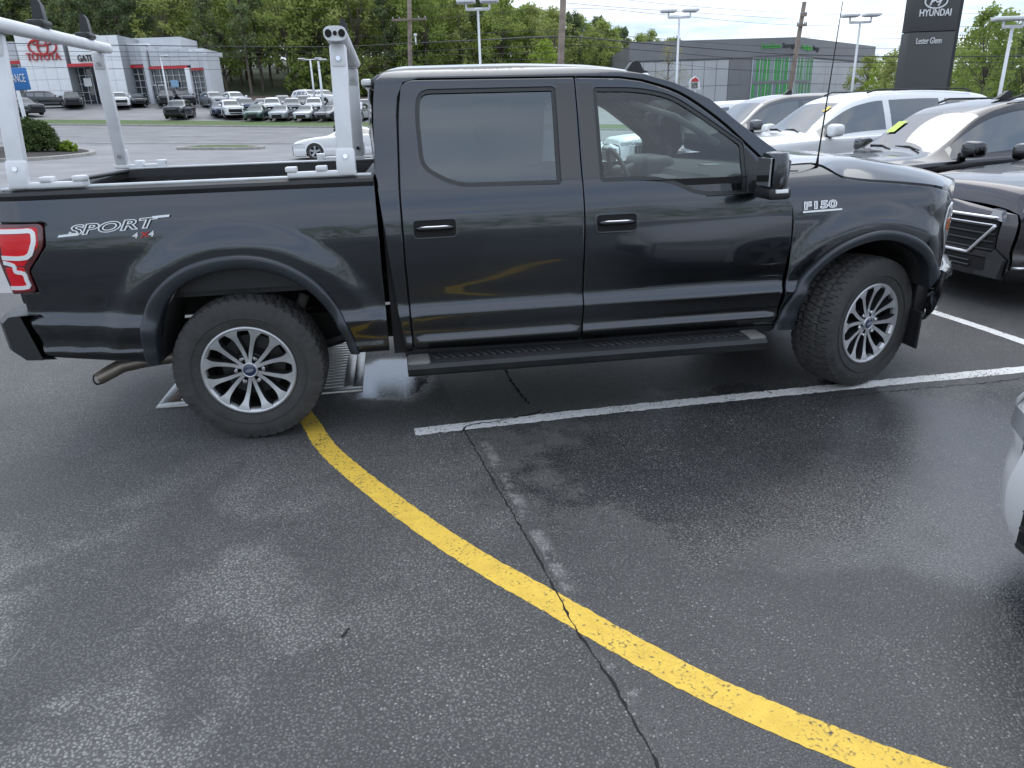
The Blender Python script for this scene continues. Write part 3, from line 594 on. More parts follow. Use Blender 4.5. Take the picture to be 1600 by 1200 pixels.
for s in (0, 1):
    far = WT if s else None; Yv = (lambda y: WT - y) if s else (lambda y: y)
    bs = panel('bed_side', bed_out, Ybed, TRUCK, truck, far=far, thick=.05, step=.035 if not s else .08)
    panel('cab_frame', cabs, Ycab, TRUCK, truck, far=far, thick=.05)
    fe = panel('front_fender', fend, Yfen, TRUCK, truck, far=far, thick=.05, step=.035 if not s else .08)
    # jambs coloured black, which paints the shade into the panel gaps
    b = MB(); pl = [(.80, .44), (3.14, .43), (3.16, 1.2), (2.98, 1.33), (.80, 1.34)]
    b.prism(pl, Yv(.075), Yv(.095)); b.build('door_jamb', GAP, truck)
    for nm, outl, win, gm, hx0, hz0 in (('rear_door', rdoor, rwin, GLD, 1.075, 1.135), ('front_door', fdoor, fwin, GLT, 2.08, 1.115)):
        hole = grow(win, .012)
        dr_ = panel(nm, outl, Ycab, TRUCK, truck, holes=[hole], far=far, thick=.045)
        panel('window_seal', grow(win, .022), Ycab, TRIM, dr_, holes=[offset(win, .010)[0]], far=far, thick=.02, off=.010, inset=.003, drop=0, nb=0)
        panel('window', win, Ycab, gm, dr_, far=far, thick=.004, off=.018, inset=.004, drop=0, nb=0)
        panel('door_seal', grow(outl, .022), Ycab, GAP, dr_, holes=[offset(outl, .03)[0]], far=far, thick=.004, off=.03, inset=.003, drop=0)
        # B-pillar appliqué
        if nm == 'rear_door': pz = [(1.785, 1.855), (1.887, 1.852), (1.887, 1.352), (1.78, 1.352)]
        else: pz = [(1.906, 1.852), (1.992, 1.848), (1.998, 1.352), (1.906, 1.352)]
        panel('pillar_trim', pz, Ycab, M_('pillar_gloss', (.03, .029, .031), .16, coat=.5), dr_, far=far, thick=.01, off=-.003, inset=.004)
        x0, x1 = (1.20, 1.775) if nm == 'rear_door' else (2.0, 2.42)
        # handle: recessed cup, frame and pull bar
        cup = rnd([(hx0 - .125, hz0 - .056), (hx0 + .125, hz0 - .056), (hx0 + .125, hz0 + .056), (hx0 - .125, hz0 + .056)], .035)
        panel('handle_bezel', cup, Ycab, TRUCK, dr_, holes=[offset(cup, .012)[0]], far=far, thick=.02, off=-.007, inset=.004)
        panel('handle_cup', offset(cup, .010)[0], Ycab, GAP, dr_, far=far, thick=.002, off=-.001, inset=.002)
        b = MB(); path = []
        for k in range(9):
            t = k / 8; x = hx0 - .098 + .196 * t; path.append((x, Yv(Ycab(x, hz0) - .006 - .016 * math.sin(math.pi * t) ** .5), hz0 + .006))
        b.tube(path, .0125, 8); b.build('door_handle', TRUCK, dr_, smooth=True)
        b = MB(); b.tube([(p[0], p[1] + (.011 if s else -.011), p[2] + .008) for p in path[1:-1]], .0055, 6); b.build('handle_trim', CHR, dr_, smooth=True)
    # belt moulding along the sills
    for x0, x1 in ((.93, 1.885), (1.91, 2.44)):
        pass
    # rail cap along the bed
    b = MB(); b.grid(lambda i, j: (lambda x, q: Vector((x, Yv(q[0] + yR(x)), q[1])))(-1.08 + 1.855 * i, [(.060, 1.372), (.052, 1.392), (.060, 1.408), (.085, 1.418), (.13, 1.420), (.155, 1.414), (.158, 1.36)][int(j * 6 + .5)]), 24, 6)
    b.build('rail_cap', BLK, truck, angle=40)
    for yy in (.098, .138):
        b = MB(); b.bbox((-1.04, min(Yv(yy), Yv(yy + .014)), 1.416), (.765, max(Yv(yy), Yv(yy + .014)), 1.431), .003); b.build('cover_rail', ALU, truck, angle=40)
    # bed inner wall
    b = MB(); b.box((-1.06, min(Yv(.10), Yv(.16)), .86), (.75, max(Yv(.10), Yv(.16)), 1.365))
    for x in np.arange(-.8, .7, .36): b.bbox((x, min(Yv(.15), Yv(.178)), .9), (x + .06, max(Yv(.15), Yv(.178)), 1.34), .01)
    b.bbox((-1.0, min(Yv(.15), Yv(.185)), 1.27), (.74, max(Yv(.15), Yv(.185)), 1.33), .012)
    b.build('bed_wall', BLK, truck, angle=40)
    # wheel-arch flares
    for oo, ii, Yf in ((flR_o, flR_i, Ybed), (flF_o, flF_i, Yfen)):
        A = arcsamp(oo, 56); B = arcsamp(ii, 56); b = MB()
        def ff(i, j, A=A, B=B, Yf=Yf):
            k = int(i * 56 + .5); a = Vector(A[k]); c = Vector(B[k]); y = Yf(*a)
            t, dy_ = [(0, .004), (0.0, -.010), (.05, -.020), (.14, -.026), (.30, -.028), (.6, -.024), (.88, -.016), (.97, -.008), (1.0, .004), (1.0, .09)][int(j * 9 + .5)]
            q = a.lerp(c, t); return Vector((q.x, Yv(min(y, .035) + dy_), q.y))
        b.grid(ff, 56, 9); b.build('wheel_arch_flare', M_('flare_paint', (.033, .040, .050), .42, .3, coat=.35, var=.12), truck, angle=50)
    # inner arch liners
    for oo in (flR_i, flF_i):
        A = arcsamp(oo, 30); b = MB(); b.grid(lambda i, j: Vector((A[int(i * 30 + .5)][0], Yv(.10 + .42 * j), A[int(i * 30 + .5)][1])), 30, 1)
        b.build('arch_liner', M_('arch_liner_dirt', (.03, .029, .028), .9, var=.3), truck, smooth=True, fixn=False)
    # tail lamp wrapped round the corner
    tl = panel('tail_light', rnd([(-.862, 1.258, .03), (-.875, 1.15, .04), (-.978, 1.03, .02), (-.968, .918, .03), (-1.10, .91, .01), (-1.125, 1.1, .01), (-1.10, 1.262, .01)]), Ybed, DREDL, truck, far=far, thick=.04, off=-.012)
    for k, pl in enumerate(([(-.888, 1.243), (-.898, 1.155), (-.99, 1.055), (-1.095, 1.06), (-1.085, 1.243)], [(-.99, 1.05), (-1.0, 1.0), (-.992, .932), (-1.09, .925), (-1.095, 1.05)])):
        panel('lens', rnd(pl, .012), Ybed, REDL, tl, far=far, thick=.006, off=-.0155, inset=.003)
    def ribbon(nm, pts, w, mat, par, Yf, o):
        b = MB(); P2 = resamp(crom(pts, 3), .02, False)
        for i in range(len(P2) - 1):
            a = Vector(P2[i]); c = Vector(P2[i + 1]); t = (c - a).normalized(); n_ = Vector((-t.y, t.x)) * w / 2; a -= t * .004; c += t * .004
            q = [a - n_, c - n_, c + n_, a + n_]; vs = [(p.x, Yv(Yf(*p) + o), p.y) for p in q] + [(p.x, Yv(Yf(*p) + o + .01), p.y) for p in q]
            b.add(vs, [(0, 1, 2, 3), (0, 4, 5, 1), (2, 6, 7, 3), (1, 5, 6, 2), (3, 7, 4, 0)])
        return b.build(nm, mat, par)
    ribbon('light_guide', [(-1.09, 1.228), (-.98, 1.228), (-.918, 1.226), (-.912, 1.19), (-.925, 1.152), (-.965, 1.10), (-1.09, 1.10)], .022, WLENS, tl, Ybed, -.0195)
    ribbon('light_guide', [(-1.09, 1.075), (-1.04, 1.06), (-1.04, 1.03), (-1.0, 1.02), (-.995, .985), (-1.0, .95), (-1.09, .945)], .020, WLENS, tl, Ybed, -.0195)
    b = MB()
    # headlamp
    hl = panel('headlight', rnd([(4.165, 1.10, .02), (4.27, 1.112, .01), (4.345, 1.02, .02), (4.335, .80, .02), (4.28, .775, .02), (4.195, .885, .03), (4.138, .985, .03)]), Yfen, WLENS, truck, far=far, thick=.05, off=-.004)
    panel('turn_signal', rnd([(4.17, 1.02, .01), (4.225, 1.03, .01), (4.225, .95, .01), (4.19, .945, .01)]), Yfen, AMB, hl, far=far, thick=.004, off=-.009, inset=.003)
    ribbon('light_guide', [(4.18, 1.085), (4.16, .985), (4.21, .895), (4.28, .80)], .012, CHR, hl, Yfen, -.010)
    # rocker under the doors
    b = MB(); b.bbox((.86, min(Yv(.07), Yv(.2)), .40), (3.10, max(Yv(.07), Yv(.2)), .50), .02); b.build('rocker', BLK, truck, angle=40)
    # running board with ribbed tread
    y0, y1 = sorted((Yv(-.105), Yv(.06)))
    rb = MB(); sec = [(.06, .425), (-.06, .43), (-.098, .418), (-.11, .395), (-.105, .365), (-.08, .345), (.06, .35)]
    rb.prism([(Yv(a), c) for a, c in sec], .87, 2.97, axis='x'); ro = rb.build('running_board', M_('step_black', (.03, .031, .033), .38, .4, var=.2), truck, angle=35)
    nub = MB().bbox((-.012, -.045, 0), (.012, .045, .012), .005, Matrix.Rotation(.5, 4, 'Z')).mesh('tread_rib', angle=40); nub.materials.append(BLK)
    for x in np.arange(1.02, 2.86, .046):
        if 1.74 < x < 1.93: continue
        o = inst('tread_rib', nub, ro); o.location = (x, Yv(-.015), .426)
    for x0, x1, zz in ((.868, 1.0, .43), (2.86, 2.972, .43)):
        b = MB(); b.bbox((x0, y0 + (.008 if not s else 0), .352), (x1, y1 - (.008 if s else 0), zz + .006), .018); b.build('end_cap', M_('step_cap', (.16, .16, .155), .5, .3, var=.2), ro, angle=40)
    for x in (1.1, 2.0, 2.75):
        b = MB(); b.tube([(x, Yv(.02), .38), (x, Yv(.25), .43)], .02, 6); b.build('bracket', BLK, ro)
    # mirror
    mi = MB()
    prof = [(0, .0), (.25, .035), (.6, .07), (1, .085)]
    mi.grid(lambda i, j: Vector((2.885 + .07 * math.cos(2 * math.pi * j) * [.0, .75, .98, 1, .97, .92, .0][int(i * 6 + .5)] * (1 if math.cos(2 * math.pi * j) > 0 else .75), Yv(-.145 + .10 * math.sin(2 * math.pi * j) * [.0, .75, .98, 1, .97, .9, .0][int(i * 6 + .5)]), 1.235 + .235 * [0, .02, .12, .5, .85, .97, 1][int(i * 6 + .5)])), 6, 24)
    mo = mi.build('mirror', TRUCK, truck, smooth=True)
    b = MB(); b.bbox((2.87, min(Yv(-.05), Yv(.09)), 1.255), (2.95, max(Yv(-.05), Yv(.09)), 1.315), .015); b.build('mirror_arm', BLK, mo, angle=40)
    b = MB(); b.bbox((2.825, min(Yv(-.24), Yv(-.055)), 1.228), (2.955, max(Yv(-.24), Yv(-.055)), 1.29), .02); b.build('mirror_base', BLK, mo, angle=40)
    b = MB(); b.bbox((2.86, min(Yv(-.247), Yv(-.22)), 1.262), (2.93, max(Yv(-.247), Yv(-.22)), 1.282), .004); b.build('mirror_lamp', WLENS, mo)
    b = MB(); b.bbox((2.828, min(Yv(-.22), Yv(-.075)), 1.295), (2.838, max(Yv(-.22), Yv(-.075)), 1.44), .003); b.build('mirror_glass', M_('mirror_silver', (.6, .62, .63), .03, 1), mo)
    # sail trim at the foot of the front window
    panel('sail_trim', rnd([(2.845, 1.485), (2.95, 1.36), (3.02, 1.29), (3.03, 1.245), (2.60, 1.232), (2.60, 1.243), (2.842, 1.243)], .008), Ycab, BLK, truck, far=far, thick=.01, off=-.004, inset=.003)
    # mud flap ahead of / frame bits
    b = MB(); b.bbox((4.07, min(Yv(.06), Yv(.30)), .22), (4.085, max(Yv(.06), Yv(.30)), .46), .004); b.build('air_deflector', BLK, truck)
    b = MB(); b.bbox((4.09, min(Yv(.16), Yv(.24)), .40), (4.18, max(Yv(.16), Yv(.24)), .66), .015); b.build('bumper_bracket', BLK, truck, angle=40)

# roof, hood and the other crossing panels
zr = pch([(.80, 1.89), (.84, 1.915), (.90, 1.935), (1.0, 1.9455), (1.5, 1.9475), (1.94, 1.934), (2.14, 1.914), (2.32, 1.88)])
yr = .37
def roof_f(i, j):
    x = .795 + i * 1.56; t = j * 2 - 1; yy = WT / 2 + t * (WT / 2 - yr); z = zr(x) - .004 + .024 * (1 - t * t) + .012 * math.exp(-((abs(t) - .7) / .12) ** 2) * sstep(.8, 1, x)
    bow = (1 - t * t); return Vector((x + (.10 * bow * i ** 3) - .03 * bow * (1 - i) ** 6, yy, z + .006))
def roof_g(i, j):                      # with a turned-down flange along both edges
    k = int(j * 42 + .5); q = roof_f(i, clamp((k - 1) / 40, 0, 1))
    if k in (0, 42): q.z -= .03; q.y += -.012 if k == 0 else .012
    return q
MB().grid(roof_g, 40, 42).build('roof', TRUCK, truck, angle=70)
b = MB()
wsl = crom([(2.29, .32, 1.875), (2.46, .285, 1.832), (2.66, .245, 1.742), (2.82, .2, 1.615), (3.12, .14, 1.395)], 6)
def ws_f(i, j):
    q = arc3(wsl, i); t = j * 2 - 1; y = WT / 2 + t * (WT / 2 - q[1]); bow = 1 - t * t
    return Vector((q[0] + .13 * bow, y, q[2] + .03 * bow * (1 - i)))
def arc3(P, t):
    k = t * (len(P) - 1); i = min(int(k), len(P) - 2); f = k - i; return [P[i][a] * (1 - f) + P[i + 1][a] * f for a in range(3)]
b.grid(ws_f, 16, 24); b.build('windshield', GLT, truck, smooth=True)
ze = pch([(3.05, 1.36), (3.30, 1.37), (3.36, 1.357), (3.45, 1.296), (3.60, 1.272), (3.8, 1.252), (4.0, 1.226), (4.15, 1.19), (4.23, 1.13), (4.6, 1.10)])
zc_ = pch([(3.05, 1.385), (3.36, 1.395), (3.6, 1.385), (3.81, 1.352), (4.03, 1.308), (4.2, 1.262), (4.4, 1.205), (4.55, 1.14), (4.62, 1.08)])
def yinv(x, z): return Yfen(x, z)
def hood_f(i, j):
    t = j * 2 - 1; a = abs(t); xf = 4.225 + .36 * (1 - a ** 2.2); xr_ = 3.08 + .17 * (1 - a * a); x = xr_ + (xf - xr_) * i
    xe = 3.08 + (4.225 - 3.08) * i; z_e = ze(xe) + .004; ye = Sf(ze(xe)) + NOSEK * max(0, xe - NOSE0) ** 2 + .006
    s = 1 - a; z_e += .006; z = z_e + (zc_(x - .28 * s * i) - z_e) * (1 - (1 - min(1, s * 2.6)) ** 2.2) + .02 * s
    return Vector((x, WT / 2 + t * (WT / 2 - ye), z))
def hood_g(i, j):                      # with a turned-down flange along both edges
    k = int(j * 46 + .5); q = hood_f(i, clamp((k - 1) / 44, 0, 1))
    if k in (0, 46): q.z -= .035; q.y += .004 if k == 0 else -.004
    return q
MB().grid(hood_g, 40, 46).build('hood', TRUCK, truck, angle=50)
MB().grid(lambda i, j: Vector((3.02 + .14 * i + .16 * (1 - (2 * j - 1) ** 2), .2 + (WT - .4) * j, 1.345 + .015 * i)), 3, 12).build('cowl', BLK, truck, smooth=True)
def plan_x(y): y = min(y, WT - y); return NOSE0 + math.sqrt(max(0, y - .03) / NOSEK) if y < .55 else NOSE0 + math.sqrt(.52 / NOSEK) + (y - .55) * .16
MB().grid(lambda i, j: Vector((plan_x(.22 + (WT - .44) * j) - .03, .22 + (WT - .44) * j, .70 + .42 * i)), 6, 30).build('grille', GAP, truck, smooth=True)
for z in (.78, .86, .94, 1.02):
    b = MB(); b.tube([(plan_x(y) - .005, y, z) for y in np.linspace(.42, WT - .42, 18)], .014, 6); b.build('grille_bar', CHR if z in (.86, .94) else BLK, truck, smooth=True)
bsec = [(.715, -.02), (.72, .02), (.70, .055), (.66, .065), (.655, .05), (.56, .045), (.47, .02), (.41, -.03), (.40, -.08)]
b = MB(); b.grid(lambda i, j: (lambda y, q: Vector((plan_x(max(.085, min(y, WT - .085))) + q[1] + .02, y, q[0])))(.075 + (WT - .15) * i, bsec[int(j * 8 + .5)]), 60, 8); b.build('front_bumper', TRUCK, truck, angle=50)
b = MB(); b.bbox((-1.10, .12, .84), (-1.05, WT - .12, 1.405), .015); tg = b.build('tailgate', TRUCK, truck, angle=40)
b = MB(); b.bbox((-1.10, .16, 1.40), (-1.04, WT - .16, 1.418), .006); b.build('tailgate_cap', BLK, tg, angle=40)
b = MB(); b.bbox((-1.12, .8, 1.2), (-1.10, 1.23, 1.29), .008); b.build('tailgate_handle', BLK, tg, angle=40)
b = MB()
def rbf(i, j):
    y = .02 + (WT - .04) * i; a = abs(i * 2 - 1); q = [(-.99, .80), (-1.10, .805), (-1.20, .80), (-1.235, .77), (-1.225, .62), (-1.17, .565), (-1.02, .56)][int(j * 6 + .5)]
    return Vector((q[0] + .07 * max(0, (a - .85) / .15) ** 2 * (1 if j > .1 else 0), y, q[1]))
b.grid(rbf, 40, 6); b.build('rear_bumper', BLK, truck, angle=45)
for y in (.02, WT - .02):
    b = MB(); b.add([Vector((x, y, z)) for x, z in ((-1.075, .80), (-1.13, .80), (-1.165, .77), (-1.155, .62), (-1.10, .565), (-1.02, .56))], [(0, 1, 2, 3, 4, 5)]); b.build('bumper_end', BLK, truck)
b = MB(); b.box((-1.05, .16, .82), (.75, WT - .16, .86)); b.build('bed_floor', BLK, truck)
b = MB(); b.bbox((.70, .12, .84), (.765, WT - .12, 1.40), .01); b.build('bulkhead', BLK, truck, angle=40)
# rear glass and brake lamp
b = MB(); b.grid(lambda i, j: Vector((.80 - .045 * (1 - (2 * j - 1) ** 2) - .012 * math.sin(math.pi * i), .30 - .17 * (1 - i) + (WT - .60 + .34 * (1 - i)) * j, 1.42 + .45 * i)), 8, 20); b.build('rear_window', M_('rear_privacy_glass', (.03, .034, .037), .04, spec=.8), truck, smooth=True)
b = MB(); b.grid(lambda i, j: Vector((.80 - .05 * (1 - (2 * j - 1) ** 2), .13 + (WT - .26) * j, .8 + .63 * i)), 4, 12); b.build('cab_back', TRUCK, truck, smooth=True)
b = MB(); b.bbox((.745, .36, 1.865), (.80, 1.66, 1.90), .012); b.build('brake_light', WLENS, truck, angle=40)
# chassis
b = MB()
for y in (.50, 1.43): b.box((-1.0, y, .42), (4.2, y + .1, .60))
b.box((.85, .25, .44), (3.1, WT - .25, .55)); b.box((3.1, .5, .35), (4.2, WT - .5, .5))
b.build('chassis', M_('chassis_dirt', (.02, .019, .018), .85, var=.3), truck)
b = MB(); b.tube([(0, .3, .40), (0, WT - .3, .40)], .05, 10); b.lathe([(0, -.16), (.13, -.1), (.15, 0), (.13, .1), (0, .16)], 16, Matrix.Translation((0, WT / 2, .4))); b.build('rear_axle', GAP, truck, smooth=True)
for y in (.46, WT - .46):
    b = MB(); b.tube([(-.75, y, .52), (-.4, y, .42), (0, y, .37), (.4, y, .42), (.7, y, .50)], .03, 6); b.build('leaf_spring', BLK, truck)
    b = MB(); b.tube([(.30, y - .08, .75), (.12, y - .03, .38)], .032, 8); b.build('shock_absorber', M_('dusty_shock', (.14, .135, .125), .7), truck, smooth=True)
b = MB(); b.tube([(-.3, .55, .40), (-.7, .47, .385), (-.82, .45, .37), (-.95, .41, .315)], .042, 14, False); b.lathe([(.030, 0), (.042, 0)], 14, Matrix.Translation((-.95, .41, .315)) @ Matrix.Rotation(-.4, 4, 'Z') @ Matrix.Rotation(rad(90), 4, 'Z')); b.build('exhaust_pipe', M_('exhaust_steel', (.30, .26, .22), .4, .8, var=.25), truck, smooth=True)

# ---- wheels
def tyre_mesh(R, w, rr, n=300, tread=True):
    prof = [(rr - .012, -w * .38), (rr, -w * .46), (rr + .03, -w * .505), (rr + (R - rr) * .5, -w * .53), (R - .045, -w * .51), (R - .028, -w * .485)]
    ts = np.linspace(-.47, .47, 15)
    full = [(r, y, 0) for r, y in prof] + [(R - .012 * (abs(t) / .47) ** 4, t * w, 1) for t in ts] + [(r, -y, 0) for r, y in prof[::-1]]
    m = len(full); vs = []; fs = []
    for k in range(n):
        a = 2 * math.pi * k / n
        for i, (r, y, tr) in enumerate(full):
            if tr and tread:
                q = i - 6; ph = (k + (3 if q % 4 < 2 else 0) + (q // 2)) % 6
                gro = (ph < 1) or (q in (4, 10) and (k // 2) % 3 != 0) or (q == 7 and k % 4 < 2)
                if gro: r -= .010
            elif tread and i in (4, 5, m - 5, m - 6):
                if (k % 6) < 2: r -= .003; y *= .992
            vs.append((r * math.cos(a), y, r * math.sin(a)))
    for k in range(n):
        k2 = (k + 1) % n
        for i in range(m - 1): fs.append((k * m + i, k * m + i + 1, k2 * m + i + 1, k2 * m + i))
    b = MB(); b.add(vs, fs); me = b.mesh('tyre', angle=28); me.materials.append(RUB); return me
RW, TW, RR = .412, .275, .250
ty_me = tyre_mesh(RW, TW, RR)
side_me = MB().lathe([(RR + .052, -.147), (RR + .056, -.150), (RR + .060, -.147)], 80).mesh('sidewall_rib', smooth=True); side_me.materials.append(RUB)
rim_me = MB().lathe([(RR - .004, -.118), (RR + .006, -.134), (RR - .006, -.137), (RR - .020, -.128), (RR - .024, -.10)], 80).mesh('rim_lip', smooth=True); rim_me.materials.append(MACH)
bar_me = MB().lathe([(RR - .022, -.115), (RR - .03, 0), (RR - .012, .13)], 60).mesh('rim_barrel', smooth=True); bar_me.materials.append(DKMET)
disc_me = MB().lathe([(.0, -.005), (.10, -.012), (.105, .0), (.175, .0), (.175, .03), (0, .03)], 48).mesh('brake_disc', angle=40); disc_me.materials.append(M_('brake_disc_iron', (.10, .10, .10), .45, .7))
drum_me = MB().lathe([(0, .05), (.24, .05)], 40).mesh('backing_plate'); drum_me.materials.append(GAP)
hub_me = MB().lathe([(0, -.10), (.046, -.10), (.05, -.085), (.09, -.078), (.098, -.06), (.098, -.02)], 40).mesh('hub', angle=35); hub_me.materials.append(DKMET)
cap_me = MB().lathe([(0, -.124), (.024, -.123), (.034, -.119), (.036, -.11)], 28).mesh('center_cap', angle=40); cap_me.materials.append(M_('blue_cap', (.012, .03, .085), .25, coat=1))
ring_me = MB().lathe([(.034, -.119), (.037, -.123), (.042, -.121), (.044, -.11)], 32).mesh('cap_ring', smooth=True); ring_me.materials.append(MACH)
oval_me = MB().lathe([(.0, -.1255), (.013, -.1255), (.013, -.122)], 28, Matrix.Diagonal((1.8, 1, .75, 1))).mesh('cap_oval'); oval_me.materials.append(M_('cap_oval_silver', (.30, .34, .42), .3, .6))
nut_me = MB().lathe([(0, -.034), (.010, -.033), (.0145, -.024), (.0145, .012)], 8).mesh('lug_nut', angle=30); nut_me.materials.append(CHR)
def spoke(a0, lean):
    # a spoke in wheel plane from the hub to the rim; wide foot at the rim, machined face over dark flanks
    sec = [(.038, .009, -.110), (.085, .0100, -.106), (.13, .0108, -.110), (.175, .0128, -.118), (.200, .0175, -.125), (.218, .027, -.130), (.240, .044, -.133)]
    fb = MB(); sb = MB(); fv = []; sv = []
    for r, hw, y in sec:
        ang = a0 + lean * (1 - (r - .05) / .19) ; c, s_ = math.cos(ang), math.sin(ang); tx, tz = -s_, c
        for sg in (-1, 1):
            fv.append((r * c + tx * hw * sg, y, r * s_ + tz * hw * sg))
            sv.append((r * c + tx * (hw + .0008) * sg, y + .001, r * s_ + tz * (hw + .0008) * sg)); sv.append((r * c + tx * (hw + .005) * sg, y + .05, r * s_ + tz * (hw + .005) * sg))
    n = len(sec)
    fb.add(fv, [(2 * i, 2 * i + 1, 2 * i + 3, 2 * i + 2) for i in range(n - 1)])
    sb.add(sv, [(4 * i, 4 * i + 1, 4 * i + 5, 4 * i + 4) for i in range(n - 1)] + [(4 * i + 2, 4 * i + 3, 4 * i + 7, 4 * i + 6) for i in range(n - 1)])
    return fb, sb
sp_f = []; sp_s = []
for k in range(12):
    a0 = 2 * math.pi * (k // 2) / 6 + rad(30) + (rad(16.5) if k % 2 else rad(-16.5)) + math.pi / 2; f_, s_ = spoke(a0, rad(-8) if k % 2 else rad(8))
    fm = f_.mesh('spoke', smooth=True); fm.materials.append(MACH); sm = s_.mesh('spoke_flank', smooth=True); sm.materials.append(DKMET); sp_f.append(fm); sp_s.append(sm)
capt = text('cap_script', 'Ford', .017, MACH, None, frame((-.0165, -.1262, -.005), (1, 0, 0), (0, 0, 1), (0, -1, 0)), .0005, .3); capm = capt.data; bpy.data.objects.remove(capt)
def wheel(loc, rz, spin, far=False):
    e = empty('wheel', loc, rz, parent=truck)
    S = Matrix.Rotation(spin, 4, 'Y')
    t = inst('tyre', ty_me, e); inst('sidewall_rib', side_me, t)
    r = inst('rim_lip', rim_me, e); inst('rim_barrel', bar_me, e); inst('brake_disc', disc_me, e); inst('backing_plate', drum_me, e)
    for fm, sm in zip(sp_f, sp_s):
        o = inst('spoke', fm, e, M=S); inst('spoke_flank', sm, o)
    h = inst('hub', hub_me, e); c = inst('center_cap', cap_me, e, M=Matrix.Rotation(rad(-12), 4, 'Y')); inst('cap_ring', ring_me, c); inst('cap_oval', oval_me, c); inst('cap_script', capm, c)
    for k in range(6):
        a = k * math.pi / 3 + math.pi / 2 + rad(0); inst('lug_nut', nut_me, h, M=Matrix.Translation((.074 * math.cos(a - spin), -.086, .074 * math.sin(a - spin))))
    return e
wheel((0, .165, RW), 0, rad(30)); wheel((WB, .175, RW), rad(20), rad(18))
wheel((0, WT - .165, RW), math.pi, rad(10)); wheel((WB, WT - .175, RW), math.pi + rad(20), rad(40))

# ---- badges
def on_side(x, z, Yf, tilt=0):
    e = .01; dyz = (Yf(x, z + e) - Yf(x, z - e)) / (2 * e); X = Vector((math.cos(tilt), 0, math.sin(tilt))); Zn = Vector((0, -1, dyz)).normalized(); Yu = Zn.cross(X).normalized()
    return lambda o=0: frame(Vector((x, Yf(x, z), z)) + Zn * (.004 + o), X, Yu, Zn)
BADGE = M_('badge_chrome', (.62, .63, .65), .25, .9); DGR = M_('badge_dark', (.03, .033, .038), .3, .3); REDB = M_('badge_red', (.5, .02, .02), .4)
t1 = on_side(-.755, 1.194, Ybed, rad(3.2))
sb_ = text('sport_badge', 'SPORT', .066, BADGE, truck, t1(), .0015, .32, .0034, 1.02, sx=2.05)
text('badge_face', 'SPORT', .066, DGR, sb_, t1(.0022), .0006, .32, -.0004, 1.02, sx=2.05)
bx1 = max((t1().inverted() @ v.co).x for v in sb_.data.vertices)
# the long foot of the S and the long arm of the T
b = MB(); b.prism([(-.05, -.004), (.05, -.004), (.053, .007), (-.042, .007)], 0, .003, t1() , axis='z'); b.build('badge_underline', BADGE, sb_)
b = MB(); b.prism([(bx1 - .03, .041), (bx1 + .05, .041), (bx1 + .055, .052), (bx1 - .03, .052)], 0, .003, t1(), axis='z'); b.build('badge_overline', BADGE, sb_)
t2 = on_side(-.455, 1.166, Ybed, rad(3.2))
text('badge_numeral', '4', .036, BADGE, sb_, t2(), .0012, .25, .001, sx=1.5); t3 = on_side(-.415, 1.168, Ybed, rad(3.2)); text('badge_cross', 'X', .036, REDB, sb_, t3(), .0012, .25, .001, sx=1.5); t4 = on_side(-.377, 1.170, Ybed, rad(3.2)); text('badge_numeral', '4', .036, BADGE, sb_, t4(), .0012, .25, .001, sx=1.5)
t5 = on_side(3.185, 1.135, Yfen, rad(1.5))
fb_ = text('model_badge', 'F150', .056, BADGE, truck, t5(), .003, 0, .0035, 1.06, sx=1.75)
text('badge_face', 'F150', .056, DGR, fb_, t5(.0034), .0006, 0, -.0016, 1.06, sx=1.75)
b = MB(); b.prism([(-.006, -.020), (.235, -.020), (.235, -.010), (-.006, -.010)], 0, .004, t5(), axis='z'); b.build('badge_underline', BADGE, fb_)
# ---- antenna, shark fin
b = MB(); b.tube([(3.33, .19, 1.355), (3.335, .195, 1.42), (3.39, .22, 2.22)], [.010, .005, .0022], 8); b.build('antenna', GAP, truck, smooth=True)
b = MB(); b.prism([(2.18, 0), (2.46, 0), (2.45, .05), (2.42, .06), (2.395, .105), (2.375, .112), (2.35, .105), (2.315, .06), (2.20, .048)], .98, 1.05, Matrix.Translation((-.02, -.36, 1.865))); b.build('roof_antenna', BLK, truck, angle=40)
# ---- cabin
b = MB(); b.box((.85, .14, .50), (3.1, WT - .14, .56)); b.build('cabin_floor', INT, truck)
def seat(x, y, w, nm='seat'):
    e = empty(nm, (x, y, .55), 0, parent=truck)
    MB().bbox((-.02, -w / 2, .12), (.52, w / 2, .36), .06).build('cushion', INT, e, smooth=True)
    MB().bbox((-.12, -w / 2, 0), (.05, w / 2, .66), .06, Matrix.Translation((0, 0, .28)) @ Matrix.Rotation(-.28, 4, 'Y')).build('backrest', INT, e, smooth=True)
    MB().bbox((-.05, -.13, 0), (.05, .13, .17), .04, Matrix.Translation((-.27, 0, .95)) @ Matrix.Rotation(-.2, 4, 'Y')).build('headrest', INT, e, smooth=True)
seat(1.78, .58, .54); seat(1.78, 1.45, .54); seat(1.08, WT / 2, 1.3, 'rear_seat')
DASH = M_('dash_grey', (.19, .20, .20), .55, var=.1)
b = MB(); dsec = [(2.74, .85), (2.70, 1.08), (2.71, 1.24), (2.77, 1.315), (2.90, 1.345), (3.20, 1.345), (3.20, .8)]
b.prism(dsec, .16, WT - .16); b.build('dashboard', DASH, truck, angle=30)
b = MB(); b.bbox((2.64, .86, .80), (2.80, 1.18, 1.28), .02); b.build('center_console', INT, truck, angle=40)
b = MB(); b.bbox((2.625, .89, 1.12), (2.641, 1.15, 1.25), .004); b.build('display', M_('dark_screen', (.02, .02, .022), .1), truck)
b = MB(); b.bbox((2.62, 1.22, 1.22), (2.86, 1.72, 1.395), .05); b.build('gauge_hood', INT, truck, smooth=True)
